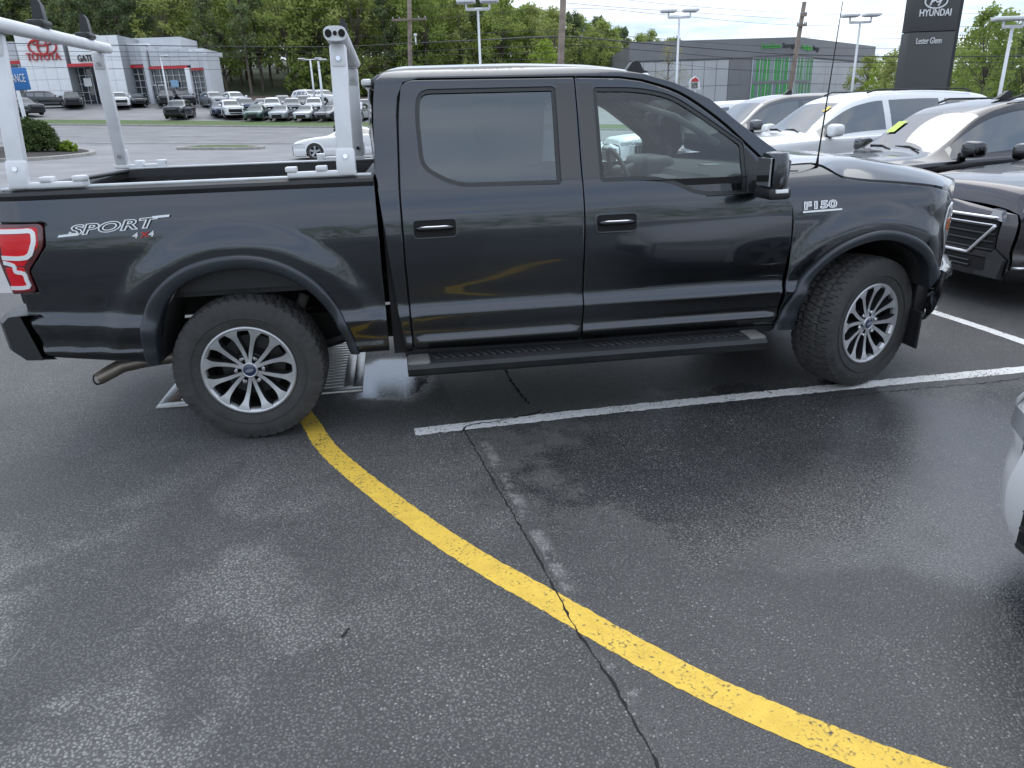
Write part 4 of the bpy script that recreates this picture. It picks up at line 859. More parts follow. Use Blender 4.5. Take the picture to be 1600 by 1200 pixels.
b = MB(); b.bbox((2.90, .80, 1.343), (3.02, .93, 1.352), .006); b.build('dash_note', M_('note_paper', (.55, .56, .55), .7), truck)
sw = empty('steering_wheel', (2.52, 1.47, 1.27), 0, parent=truck); sw.rotation_euler = (0, rad(-24), 0)
b = MB(); b.tube([(0, .19 * math.cos(a), .19 * math.sin(a)) for a in np.linspace(0, 2 * math.pi, 37)], .017, 8, False); b.build('wheel_rim', INT, sw, smooth=True)
b = MB(); b.bbox((-.03, -.08, -.06), (.03, .08, .06), .02); b.bbox((-.01, -.18, -.02), (.01, .18, .02), .008); b.bbox((-.01, -.02, -.18), (.01, .02, 0), .008); b.build('wheel_hub', INT, sw, smooth=True)
b = MB(); b.tube([(0, 0, 0), (.25, 0, -.02)], .04, 10); b.build('column', INT, sw)
b = MB(); b.bbox((2.58, .89, 1.60), (2.62, 1.14, 1.69), .02); b.build('interior_mirror', INT, truck, smooth=True)
b = MB(); b.tube([(2.25, .40, 1.74), (2.5, .33, 1.66), (2.75, .27, 1.50)], .02, 6); b.build('grab_handle', DASH, truck, smooth=True)
# ------------------------------------------------------------------ parked cars: nose towards local +x, standing on z = 0
TYPES = {
 'suv': dict(L=4.85, W=1.93, zb=.24, wx=(.93, 3.78), wr=.365,
   zt=[(0, .84), (.02, .93), (.07, .995), (.3, 1.04), (.8, 1.085), (1.18, 1.11), (1.30, 1.135), (1.98, 1.565), (2.15, 1.635), (2.5, 1.70), (3.2, 1.715), (4.0, 1.68), (4.4, 1.62), (4.55, 1.45), (4.72, 1.15), (4.80, 1.02), (4.85, .9)],
   zs=[(0, .80), (.1, .93), (.4, .985), (1.2, 1.04), (2, 1.07), (3.5, 1.12), (4.5, 1.15), (4.7, 1.03), (4.85, .86)],
   wt=[(0, .66), (.4, .74), (1.2, .80), (1.5, .74), (2.0, .655), (2.6, .66), (3.6, .645), (4.3, .62), (4.7, .74), (4.85, .74)],
   pw=[(0, .80), (.08, .875), (.22, .93), (.5, .98), (1.0, 1), (4.0, 1), (4.5, .975), (4.75, .92), (4.85, .85)],
   fw=(1.33, 1.96), sw=((1.47, 2.56), (2.66, 3.52), (3.62, 4.25)), rw=(4.45, 4.66)),
 'sedan': dict(L=4.7, W=1.83, zb=.19, wx=(.92, 3.72), wr=.33,
   zt=[(0, .60), (.02, .66), (.08, .71), (.3, .79), (.8, .89), (1.15, .945), (1.30, .975), (2.05, 1.34), (2.3, 1.405), (2.7, 1.44), (3.1, 1.42), (3.5, 1.33), (4.1, 1.09), (4.3, 1.05), (4.6, 1.03), (4.67, .98), (4.7, .85)],
   zs=[(0, .56), (.1, .65), (.4, .75), (1.2, .88), (2, .92), (3.5, .97), (4.3, .98), (4.6, .95), (4.7, .80)],
   wt=[(0, .60), (.4, .68), (1.2, .74), (1.5, .68), (2.1, .57), (2.7, .56), (3.3, .55), (4.0, .66), (4.3, .72), (4.7, .68)],
   pw=[(0, .62), (.05, .74), (.14, .83), (.32, .92), (.6, .975), (1.0, 1), (3.9, 1), (4.4, .97), (4.62, .90), (4.7, .80)],
   fw=(1.33, 2.08), sw=((1.72, 2.62), (2.72, 3.42), (3.47, 3.72)), rw=(3.50, 4.08)),
 'coupe': dict(L=4.8, W=1.92, zb=.15, wx=(.95, 3.80), wr=.36,
   zt=[(0, .66), (.02, .72), (.08, .76), (.3, .84), (.8, .93), (1.3, .98), (1.45, 1.0), (2.2, 1.30), (2.5, 1.34), (2.9, 1.34), (3.4, 1.25), (4.1, 1.06), (4.6, 1.03), (4.75, 1.0), (4.8, .85)],
   zs=[(0, .62), (.1, .70), (.4, .80), (1.2, .92), (2, .95), (3.5, 1.0), (4.3, .99), (4.7, .95), (4.8, .80)],
   wt=[(0, .66), (.4, .74), (1.3, .80), (1.7, .70), (2.3, .58), (2.9, .57), (3.5, .60), (4.1, .70), (4.8, .7)],
   pw=[(0, .80), (.06, .87), (.2, .93), (.5, .98), (1.0, 1), (4.0, 1), (4.5, .97), (4.8, .86)],
   fw=(1.48, 2.22), sw=((1.85, 2.95), (3.02, 3.45)), rw=(3.30, 4.05)),
}
TYPES['truck'] = dict(L=5.0, W=1.92, zb=.28, wx=(.95, 3.95), wr=.38,
   zt=[(0, .90), (.02, 1.0), (.07, 1.07), (.3, 1.11), (.8, 1.15), (1.2, 1.17), (1.32, 1.19), (1.95, 1.62), (2.1, 1.68), (2.5, 1.75), (3.2, 1.76), (3.75, 1.73), (3.85, 1.65), (3.92, 1.25), (3.98, 1.13), (4.9, 1.13), (4.97, 1.08), (5.0, .95)],
   zs=[(0, .86), (.1, 1.0), (.4, 1.05), (1.2, 1.10), (2, 1.12), (3.5, 1.12), (4.9, 1.08), (5.0, .9)],
   wt=[(0, .70), (.4, .78), (1.2, .82), (1.5, .76), (2.0, .68), (2.6, .68), (3.8, .67), (4.0, .85), (5.0, .8)],
   pw=TYPES['suv']['pw'][:-3] + [(4.7, .99), (4.9, .96), (5.0, .9)], fw=(1.35, 1.93), sw=((1.47, 2.60), (2.70, 3.62)), rw=(3.84, 3.93))
PLAST = M_('grey_cladding', (.03, .031, .033), .6, var=.15)
CARW = M_('car_alloy', (.42, .43, .45), .35, .8)
HEADL = M_('headlight_glass', (.55, .58, .60), .08, .2, coat=1)
_cache = {}
def car_meshes(kind, hi):
    key = (kind, hi)
    if key in _cache: return _cache[key]
    t = TYPES[kind]; L = t['L']; hw = t['W'] / 2; zt, zs, wt, pw = [pch(t[k]) for k in ('zt', 'zs', 'wt', 'pw')]; zb = t['zb']
    xs = sorted(set([0, .01, .02, .04, .07, .11, .16, .22, .3] + list(np.arange(.38, L - .2, .05 if hi else .14)) + [L - .15, L - .1, L - .06, L - .03, L] + [q for k in (t['fw'], t['rw']) for q in k] + [q for w in t['sw'] for q in w]))
    xs = [x for i, x in enumerate(xs) if i == 0 or x - xs[i - 1] > .004]
    nsub = 4 if hi else 2
    def section(x):
        w = hw * pw(x); z1 = zt(x); z0 = min(zs(x), z1 - .02); a = min(wt(x), w - .02); nose = clamp(x / .35, 0, 1)
        cab = clamp((z1 - z0 - .08) / .35, 0, 1); ws = w - .035
        c = [(0, z1 + .022), (a * .55, z1 + .014), (a * .88, z1 - .004), (a, z1 - .02 - .03 * cab), (a + (ws - a) * .5 + .012 * cab, z1 - .02 - .03 * cab + (z0 - z1 + .02 + .03 * cab) * .5),
             (ws, z0), (w, z0 - .06), (w + .004, .62 + .1 * (z0 - .8)), (w - .018, .5), (w - .002, .40), (w - .03, zb + .05), (w - .09, zb)]
        P = crom([(q[0], q[1], 0) for q in c[:4]], nsub)[:-1] + [(c[k][0] + (c[k + 1][0] - c[k][0]) * q / nsub, c[k][1] + (c[k + 1][1] - c[k][1]) * q / nsub) for k in (3, 4) for q in range(nsub)] + crom([(q[0], q[1], 0) for q in c[5:]], nsub); return [(q[0], q[1]) for q in P]
    S = [section(x) for x in xs]; m = len(S[0])
    I = lambda k: k * nsub   # index of control point k
    body = MB(); parts = {k: [] for k in ('windshield', 'side_window', 'rear_window')}
    V = {}
    def vid(i, j, s):
        return (i, j, 1 if j == 0 else s)
    faces = []
    for i in range(len(xs) - 1):
        xc = (xs[i] + xs[i + 1]) / 2
        for j in range(m - 1):
            yc = (S[i][j][0] + S[i][j + 1][0]) / 2; zc = (S[i][j][1] + S[i][j + 1][1]) / 2
            if j >= I(6) and any(math.hypot(xc - wx, zc - t['wr'] + .02) < t['wr'] + .045 for wx in t['wx']): continue
            k = 'body'; gi = 0
            if j < I(2) + nsub // 2 and t['fw'][0] < xc < t['fw'][1]: k = 'windshield'
            elif j < I(2) + nsub // 2 and t['rw'][0] < xc < t['rw'][1] and kind != 'truck': k = 'rear_window'
            elif I(3) + 1 <= j < I(5) - (1 if hi else 0):
                for g, (a, b) in enumerate(t['sw']):
                    if a < xc < b: k = 'side_window'; gi = g
            for s in (1, -1): faces.append((k, gi, s, [(i, j), (i + 1, j), (i + 1, j + 1), (i, j + 1)]))
    def co(i, j, s): return (L / 2 - xs[i], s * S[i][j][0], S[i][j][1])
    def collect(sel):
        b = MB(); ix = {}; fs = []
        for k, gi, s, q in faces:
            if not sel(k, gi, s): continue
            ids = []
            for (i, j) in q:
                key2 = (i, j, 1 if j == 0 else s)
                if key2 not in ix: ix[key2] = len(b.v); b.v.append(co(i, j, key2[2]))
                ids.append(ix[key2])
            fs.append(tuple(ids if s == 1 else ids[::-1]))
        b.f = fs; return b
    r = {}
    bb = collect(lambda k, g, s: k == 'body')
    # nose and tail caps
    for i0, sg in ((0, 1), (len(xs) - 1, -1)):
        P = S[i0]; ring = [(y, z) for y, z in P]; zlo = ring[-1][1]; zhi = ring[0][1]
        def hwz(z):
            return float(np.interp(-z, [-q[1] for q in ring], [q[0] for q in ring]))
        x0 = L / 2 - xs[i0]; nz_, ny_ = 10, 12
        def cf(i, j):
            z = zlo + (zhi - zlo) * i; u = j * 2 - 1; y = u * hwz(z) * (1 if i < .999 else .6)
            return (x0 + sg * (.05 * (1 - u * u) + .035 * math.sin(math.pi * min(1, max(0, (z - zlo) / (zhi - zlo)))) ** .7), y, z)
        bb.grid(cf, nz_, ny_)
    r['body'] = bb.mesh('body', angle=55 if hi else 40)
    r['windshield'] = collect(lambda k, g, s: k == 'windshield').mesh('windshield', smooth=True)
    if kind != 'truck': r['rear_window'] = collect(lambda k, g, s: k == 'rear_window').mesh('rear_window', smooth=True)
    for g in range(len(t['sw'])):
        for s in (1, -1): r[('side_window', g, s)] = collect(lambda k, gi, ss: k == 'side_window' and gi == g and ss == s).mesh('side_window', smooth=True)
    # seats and floor so the cabin is not hollow
    b = MB(); b.box((-L / 2 + .25, -hw + .12, zb + .02), (L / 2 - .35, hw - .12, zb + .25))
    for wx in t['wx']: b.box((L / 2 - wx - .42, -hw + .28, .2), (L / 2 - wx + .42, hw - .28, .75))
    cz = t['zs'][3][1]
    b.box((L / 2 - 2.0, -hw + .2, zb + .2), (L / 2 - 1.45, hw - .2, cz - .02))
    for y in (-.42, .42): b.bbox((L / 2 - 2.75, y - .24, zb + .2), (L / 2 - 2.55, y + .24, cz + .18), .06); b.bbox((L / 2 - 2.72, y - .13, cz + .17), (L / 2 - 2.60, y + .13, cz + .36), .04)
    b.bbox((L / 2 - 3.65, -.65, zb + .2), (L / 2 - 3.4, .65, cz + .15), .06)
    r['underbody'] = b.mesh('underbody')
    # arch trim
    for n_, wx in enumerate(t['wx']):
        for s in (1, -1):
            b = MB(); R0 = t['wr'] + .02; R1 = t['wr'] + .085; cz_ = t['wr'] - .02
            def af(i, j):
                a = math.pi * (-.06 + 1.12 * i); q = [(R0, -.10), (R0, .0), (R0 + .012, .012), (R1 - .02, .010), (R1, -.006), (R1, -.03)][int(j * 5 + .5)]
                x = wx + q[0] * math.cos(a); z = cz_ + q[0] * math.sin(a); return (L / 2 - x, s * (hw * pw(x) + .004 + q[1]), z)
            b.grid(af, 22 if hi else 12, 5); r[('arch', n_, s)] = b.mesh('arch_trim', angle=40)
    # wheel
    R = t['wr']; b = MB(); b.lathe([(R * .64, -.09), (R * .68, -.108), (R * .85, -.118), (R * .96, -.105), (R, -.075), (R, .075), (R * .96, .105), (R * .7, .108)], 36 if hi else 18); r['tyre'] = b.mesh('tyre', smooth=True)
    b = MB(); b.lathe([(R * .60, -.085), (R * .655, -.103), (R * .66, -.09)], 36 if hi else 18)
    for k in range(5 if hi else 5):
        a = 2 * math.pi * k / 5 + .3; c, s_ = math.cos(a), math.sin(a)
        b.add([(r_ * c - s_ * h, y, r_ * s_ + c * h) for r_, h, y in ((R * .12, -.035, -.085), (R * .12, .035, -.085), (R * .63, .05, -.098), (R * .63, -.05, -.098))], [(0, 1, 2, 3)])
    b.lathe([(0, -.092), (R * .14, -.088), (R * .16, -.06)], 12); r['rim'] = b.mesh('rim', smooth=False)
    b = MB(); b.lathe([(0, -.03), (R * .6, -.03), (R * .62, .09)], 18); r['hub'] = b.mesh('wheel_well')
    # mirrors
    mx_ = t['sw'][0][0] + .15
    for s in (1, -1):
        b = MB(); zc = zs(mx_) + .10; yy = s * (hw + .10)
        b.grid(lambda i, j: (L / 2 - mx_ + .085 * math.copysign(abs(math.cos(2 * math.pi * j)) ** .6, math.cos(2 * math.pi * j)) * [0, .8, .97, 1, 1, 1, .95, .75, 0][int(i * 8 + .5)], yy + s * [-.12, -.118, -.105, -.06, 0, .06, .10, .12, .122][int(i * 8 + .5)], zc + .095 * math.copysign(abs(math.sin(2 * math.pi * j)) ** .6, math.sin(2 * math.pi * j)) * [0, .75, .92, 1, 1, .95, .85, .65, 0][int(i * 8 + .5)] + .02), 8, 24)
        r[('mirror', s)] = b.mesh('mirror', smooth=True)
        b = MB(); b.bbox((L / 2 - mx_ - .04, min(s * (hw - .10), s * (hw + .03)), zc - .08), (L / 2 - mx_ + .04, max(s * (hw - .10), s * (hw + .03)), zc - .02), .012); r[('mirror_arm', s)] = b.mesh('mirror_arm')
    # lamps: wrapped along the nose and tail corners
    for s in (1, -1):
        zc = zs(.12) - (.05 if kind != 'suv' else .07)
        def lf(i, j, s=s, x0=.0, x1=.46, h=.085, front=True):
            x = x0 + (x1 - x0) * i; w = hw * pw(x if front else L - x); hh = h * (1 - .65 * i)
            return ((L / 2 - x + .006) * (1 if front else -1) , s * (w + .006), zc + (j - .5) * hh + .03 * i)
        b = MB(); b.grid(lf, 8, 3); r[('headlight', s)] = b.mesh('headlight', smooth=True)
        zt_ = zs(L - .2) - .08
        b = MB(); b.grid(lambda i, j, s=s: (-(L / 2) + .30 * i - .012, s * (hw * pw(L - .30 * i) + .008), zt_ + (j - .5) * .16), 6, 3); r[('tail_light', s)] = b.mesh('tail_light', smooth=True)
    # grille and lower intake across the nose
    zg = zs(.02); wn = hw * pw(0)
    def gf(za, zb2, k, ox):
        def f(i, j):
            u = j * 2 - 1; z = za + (zb2 - za) * i; return (L / 2 + .05 * (1 - (u * k) ** 2) + .035 + ox, u * wn * k, z)
        return f
    b = MB(); b.grid(gf(zg - .36, zg - .06, .80, .006), 3, 14); r['grille'] = b.mesh('grille', smooth=True)
    b = MB(); b.grid(gf(zb + .06, zb + .17, .72, .006), 2, 14); r['lower_intake'] = b.mesh('lower_intake', smooth=True)
    b = MB(); b.bbox((L / 2 + .08, -.15, zb + .2), (L / 2 + .098, .15, zb + .31), .004); r['plate'] = b.mesh('front_plate')
    for k in range(5 if hi else 2):
        z = zg - .34 + k * (.065 if hi else .16); b = MB(); b.tube([(L / 2 + .05 * (1 - (u * .8) ** 2) + .046, u * wn * .78, z) for u in np.linspace(-1, 1, 13)], .011, 5); r[('slat', k)] = b.mesh('grille_slat', smooth=True)
    FGL = bpy.data.materials.get('far_glass') or M_('far_glass', (.06, .075, .085), .35, spec=.25)
    mats = dict(windshield=GLF if hi else FGL, rear_window=GLB if hi else FGL, underbody=GAP, tyre=RUB, rim=CARW, hub=GAP, grille=GAP, lower_intake=GAP, plate=BLK, body=TRUCK)
    for k, me in r.items():
        kk = k[0] if isinstance(k, tuple) else k
        me.materials.append(mats.get(kk) or {'side_window': GLB, 'arch': PLAST, 'mirror': TRUCK, 'mirror_arm': BLK, 'headlight': HEADL, 'tail_light': REDL, 'slat': CHR if False else BLK}[kk])
    _cache[key] = r; return r
PAINTS = dict(black=paint('paint_black', (.042, .044, .050), 1, .26), darkgrey=paint('paint_dark_grey', (.10, .105, .115), 1, .34), white=paint('paint_white', (.78, .79, .80), 0, .4), silver=paint('paint_silver', (.38, .40, .42), .7, .4),
  grey=paint('paint_grey', (.14, .15, .16), .5, .4), green=paint('paint_green', (.02, .07, .05), .4, .35), purple=paint('paint_plum_black', (.062, .059, .068), 1, .28), lgrey=paint('paint_light_grey', (.26, .28, .30), .4, .4), red=paint('paint_red', (.30, .02, .02), .2, .35), blue=paint('paint_blue', (.03, .05, .10), .5, .35))
PLURAL = {'headlight': 'headlight'}
def car(kind, color, loc, heading, label, cat='car', group=None, hi=False, name=None, cladding=True, scale=1, tilt=(0, 0)):
    """heading: direction the nose points, degrees from +x"""
    r = car_meshes(kind, hi); t = TYPES[kind]; P = PAINTS[color] if isinstance(color, str) else color
    e = empty(name or {'suv': 'parked_suv', 'sedan': 'parked_sedan', 'coupe': 'sports_coupe', 'truck': 'parked_pickup'}[kind], loc, rad(heading), label, cat, group); e.scale = (scale,) * 3
    e.rotation_euler = (tilt[0], tilt[1], rad(heading))
    bo = inst('body', r['body'], e, P)
    for k, me in r.items():
        kk = k[0] if isinstance(k, tuple) else k
        if kk in ('windshield', 'rear_window', 'underbody', 'grille', 'lower_intake', 'headlight', 'tail_light', 'side_window'): inst({'lower_intake': 'lower_intake'}.get(kk, kk), me, e)
        elif kk == 'arch': inst('arch_trim', me, e, None if (cladding and kind in ('suv', 'truck')) else P)
        elif kk == 'mirror':
            o = inst('mirror', me, e, P); inst('mirror_arm', r[('mirror_arm', k[1])], o)
    g = [o for o in e.children if o.name.startswith('grille')][0]
    for k in range(5):
        if ('slat', k) in r: inst('grille_slat', r[('slat', k)], g)
    for n_, wx in enumerate(t['wx']):
        for s in (1, -1):
            w = empty('wheel', (t['L'] / 2 - wx, s * (t['W'] / 2 - .125), t['wr']), math.pi if s == 1 else 0, parent=e)
            inst('tyre', r['tyre'], w); inst('rim', r['rim'], w); inst('wheel_well', r['hub'], w)
    return e
def zlot(x, y):
    p = Vector((x, y, 0)) - CAMP; return T(p.dot(RGT), p.dot(FH))
ROW = 'cars parked nose to nose with the black pickup'
def slot(kind, color, y, nose, label, cat='car', **k):
    L = TYPES[kind]['L']; x = nose + L / 2; return car(kind, color, (x, y, zlot(x, y) if y > 3.4 else 0), 180, label, cat, ROW, True, **k)
c1 = slot('suv', 'purple', 2.22, 5.95, 'black SUV with a chrome framed slatted grille just ahead of the black pickup', 'suv')
c2 = slot('suv', 'black', 4.98, 5.85, 'black SUV with a lime green strip along the top of its windshield', 'suv', cladding=False)
c3 = slot('suv', 'white', 7.75, 5.80, 'white SUV with a yellow sticker on its windshield, beyond the black SUVs', 'suv', cladding=False)
c4 = slot('truck', 'darkgrey', 10.55, 5.9, 'dark grey pickup with black pillars behind the white SUV', 'pickup truck')
c5 = slot('suv', 'white', 13.3, 5.8, 'white SUV seen through the front door window of the black pickup', 'suv', cladding=False)
c6 = slot('sedan', 'silver', 16.1, 5.9, 'silver sedan last in the row seen through the pickup windows', 'sedan')
c7 = car('sedan', 'white', (3.0 + 2.35, -2.45, 0), 180, 'white sedan nose cut off by the right edge of the picture', 'sedan', None, True)
# chrome framing, lamps and wipers on the near cars
LIME = M_('lime_sticker', (.55, .75, .10), .5); YST = M_('yellow_sticker', (.85, .62, .08), .5)
def wiper(e, kind):
    t = TYPES[kind]; L = t['L']; z = pch(t['zt']); x = t['fw'][0]
    for y0, y1 in ((.55, -.02), (.0, -.55)):
        b = MB(); b.tube([(L / 2 - x + .03, y0, z(x) + .015), (L / 2 - x - .05, (y0 + y1) / 2, z(x) + .05), (L / 2 - x - .06, y1, z(x) + .045)], .010, 5); b.build('wiper', BLK, e)
for e, k in ((c1, 'suv'), (c2, 'suv'), (c3, 'suv'), (c4, 'truck')): wiper(e, k)
def on_glass(e, kind, nm, mat, s0, s1, y0, y1, lift=.006):
    t = TYPES[kind]; L = t['L']; z = pch(t['zt']); b = MB()
    b.grid(lambda i, j: (L / 2 - (s0 + (s1 - s0) * i), y0 + (y1 - y0) * j, z(s0 + (s1 - s0) * i) + .022 - .012 * ((y0 + (y1 - y0) * j) / .5) ** 2 + lift), 3, 6); return b.build(nm, mat, e, smooth=True)
on_glass(c2, 'suv', 'lime_strip', LIME, 1.62, 1.80, -.60, -.42, .02)
on_glass(c3, 'suv', 'yellow_sticker', YST, 1.76, 1.86, .38, .48, .012)
# nose of the nearest SUV: chrome frame round the grille, lamp bar, bumper insert
L1 = TYPES['suv']['L'] / 2; ARCX = lambda y, o=0: L1 + .05 * (1 - (y / .77) ** 2) + .035 + o
def bar3(nm, pts, r, mat, par): 
    b = MB(); b.tube([(ARCX(y, .014), y, z) for y, z in pts], r, 6); return b.build(nm, mat, par, smooth=True)
frm = [(-.60, .70), (-.36, .44), (.36, .44), (.60, .70)]
bar3('grille_frame', resamp(frm, .06, False), .016, M_('satin_chrome', (.72, .72, .74), .34, .8), c1)
bar3('grille_frame', resamp([(-.62, .76), (.62, .76)], .06, False), .014, CHR, c1)
bar3('grille_frame', resamp([(-.60, .70), (.60, .70)], .06, False), .009, CHR, c1)
for s in (1, -1):
    b = MB(); b.prism([(s * .52, .765), (s * .66, .735), (s * .63, .825), (s * .55, .835)], L1 + .03, L1 + .075, axis='x'); b.build('grille_hook', CHR, c1)
    b = MB(); b.tube([(L1 + .012, s * .70, .36), (L1 - .03, s * .80, .36), (L1 - .14, s * .875, .37)], .014, 6); b.build('bumper_trim', CHR, c1, smooth=True)
    b = MB(); b.prism([(s * .44, .26), (s * .70, .26), (s * .74, .42), (s * .62, .50)], L1 - .01, L1 + .065, axis='x'); b.build('bumper_insert', PLAST, c1)
b = MB()
for z in (.33, .37): b.tube([(ARCX(y, .02), y, z) for y in np.linspace(-.4, .4, 9)], .008, 5)
b.build('intake_bars', BLK, c1)
# second SUV: split lamp strips; fin aerial and rails on its roof
for dx_ in (0, .16):
    b = MB(); b.tube([(L1 - .16 - dx_, .93 + .012 * (dx_ > 0), .80), (L1 - .13 - dx_, .925 + .012 * (dx_ > 0), .90), (L1 - .17 - dx_, .925 + .012 * (dx_ > 0), .935)], .014, 6); b.build('daytime_light', WLENS, c2, smooth=True)
for e in (c2, c3):
    for s in (1, -1):
        b = MB(); b.tube([(L1 - 2.35, s * .60, 1.70), (L1 - 2.5, s * .61, 1.745), (L1 - 4.0, s * .59, 1.725), (L1 - 4.15, s * .585, 1.68)], .014, 6); b.build('roof_rail', BLK if e is c2 else PLAST, e, smooth=True)
for e, zz in ((c2, 1.71), (c4, 1.74)):
    b = MB(); b.prism([(-.12, 0), (.14, 0), (.06, .03), (-.04, .10), (-.08, .10)], -.03, .03, Matrix.Translation((L1 - 2.45, .38, zz))); b.build('roof_fin', BLK, e, angle=40)
# the near white sedan: dark grille mouth and splitter
LS = TYPES['sedan']['L'] / 2
for z, w_ in ((.262, .36), (.235, .42)):
    b = MB(); b.tube([(LS + .05 * (1 - (y / .57) ** 2) + .018, y, z) for y in np.linspace(-w_, w_, 15)], .018, 6); b.build('splitter', M_('splitter_grey', (.20, .22, .24), .35, .3), c7, smooth=True)
# ------------------------------------------------------------------ ladder racks on the bed
RK = M_('rack_aluminium', (.74, .75, .77), .42, .12, var=.06, vscale=8)
def rack(name, label, nb, nt, fb, ft, bar0, bar1, foot_dx, bar_r, stops):
    e = empty(name, ((nb[0] + fb[0]) / 2, WT / 2, 1.42), 0, label, 'ladder rack'); inv = Matrix.Translation(-Vector(e.location))
    def put(b, nm, mat, **k):
        o = b.build(nm, mat, e, **k); o.matrix_parent_inverse = inv; return o
    for (p, q, s) in ((nb, nt, -1), (fb, ft, 1)):
        p, q = Vector(p), Vector(q); Z = (q - p).normalized(); X = Vector((1, 0, 0)); X = (X - Z * X.dot(Z)).normalized(); Y = Z.cross(X); M = frame(p, X, Y, Z); Lh = (q - p).length
        b = MB(); b.bbox((-.042, -.024, .0), (.042, .024, Lh), .012, M); put(b, 'post', RK, angle=40)
        b = MB(); b.bbox((-.05, s * .012 - .022, -.01), (.05, s * .012 + .022, .13), .018, M); f = put(b, 'post_foot', RK, angle=40)
        b = MB(); b.bbox((-.038, -.030, Lh - .11), (.038, .030, Lh + .005), .012, M); put(b, 'post_head', RK, angle=40)
        for zz in (.085, Lh - .07):
            b = MB(); b.lathe([(0, -.040), (.012, -.040), (.014, -.03), (.014, .04)], 10, M @ Matrix.Translation((0, 0, zz))); put(b, 'bolt', CHR, angle=40)
        x0, x1 = sorted((p.x - .05 * math.copysign(1, foot_dx), p.x + foot_dx)); yy = p.y
        b = MB(); b.bbox((x0, yy - .028, 1.424), (x1, yy + .028, 1.452), .006); put(b, 'base_rail', RK, angle=40)
        for xx in (p.x + foot_dx * .42, p.x + foot_dx * .93):
            b = MB(); b.bbox((xx - .028, yy - .034 , 1.452), (xx + .028, yy + .034, 1.478), .006); b.bbox((xx - .026, yy - s * .034 - .008, 1.33), (xx + .026, yy - s * .034 + .008, 1.475), .004); put(b, 'clamp', RK, angle=40)
            b = MB(); b.tube([(xx, yy - s * .034, 1.34), (xx, yy - s * .034, 1.30)], .007, 6); put(b, 'clamp_bolt', BLK)
    bar0, bar1 = Vector(bar0), Vector(bar1); D = (bar1 - bar0).normalized(); X = Vector((1, 0, 0)); X = (X - D * X.dot(D)).normalized(); U = X.cross(D); U = U if U.z > 0 else -U
    M = frame(bar0, X, D, U); Lb = (bar1 - bar0).length; n = 20
    poly = [(bar_r[0] * math.copysign(abs(math.cos(a)) ** .6, math.cos(a)), bar_r[1] * math.copysign(abs(math.sin(a)) ** .8, math.sin(a))) for a in np.linspace(0, 2 * math.pi, n, endpoint=False)]
    b = MB(); b.prism(poly, 0, Lb, M); cb = put(b, 'crossbar', RK, angle=40)
    for yy in (-.002, Lb + .002):
        for cx_ in (-.5, 0, .5):
            b = MB(); r_ = bar_r[0] * (.30 if cx_ else .18); b.prism([(cx_ * bar_r[0] * 1.15 + r_ * math.cos(a), r_ * 1.1 * math.sin(a)) for a in np.linspace(0, 2 * math.pi, 10, endpoint=False)], yy - .003, yy + .003, M); put(b, 'end_hole_shade', GAP)  # black discs on the solid bar end paint the shade of its holes
    for t in stops:
        b = MB(); b.prism([(-.032, 0), (.032, 0), (.024, .115), (.010, .14), (-.012, .14)], -.03, .03, M @ Matrix.Translation((0, t * Lb, bar_r[1])) @ Matrix.Rotation(-.12, 4, 'X') ); put(b, 'ladder_stop', BLK, angle=40)
        b = MB(); b.bbox((-.045, -.10, -.004), (.045, .05, .035), .014, M @ Matrix.Translation((0, t * Lb, bar_r[1]))); put(b, 'stop_base', BLK, angle=40)
    return e
rack('ladder_rack', 'aluminium ladder rack with two black stops at the tailgate end of the truck bed', (-.945, .105, 1.43), (-.935, .20, 2.13), (-1.10, WT - .105, 1.43), (-1.07, WT - .20, 2.19), (-.865, .02, 2.155), (-1.055, WT - .06, 2.225), .30, (.036, .032), (.36, .78))
rack('ladder_rack', 'aluminium ladder rack standing just behind the cab of the black pickup', (.640, .105, 1.43), (.655, .20, 2.05), (.600, WT - .105, 1.43), (.62, WT - .20, 2.05), (.655, .10, 2.095), (.62, WT - .08, 2.095), -.30, (.056, .034), (.5,))

# ------------------------------------------------------------------ far helpers
def root(name, loc, label, cat, group=None):
    e = empty(name, loc, 0, label, cat, group); e['_l'] = 0; del e['_l']; return e
def under(o, e):
    o.parent = e; o.matrix_parent_inverse = Matrix.Translation(-Vector(e.location)); return o
FM = frame(CAMP * 1, RGT, FH, (0, 0, 1)); FM.translation.z = 0
def wv(u, v, d): return (at(u, v, d) - CAMP).dot(RGT)
def fbox(name, u0, v0, u1, v1, d, th, mat, e, c=0, dz0=None):
    um, vm = (u0 + u1) / 2, (v0 + v1) / 2; w0, w1 = wv(u0, vm, d), wv(u1, vm, d); z1 = at(um, v0, d).z; z0 = at(um, v1, d).z if dz0 is None else dz0
    b = MB(); (b.bbox((w0, d, z0), (w1, d + th, z1), c, FM) if c else b.box((w0, d, z0), (w1, d + th, z1), FM)); return under(b.build(name, mat, angle=40), e)
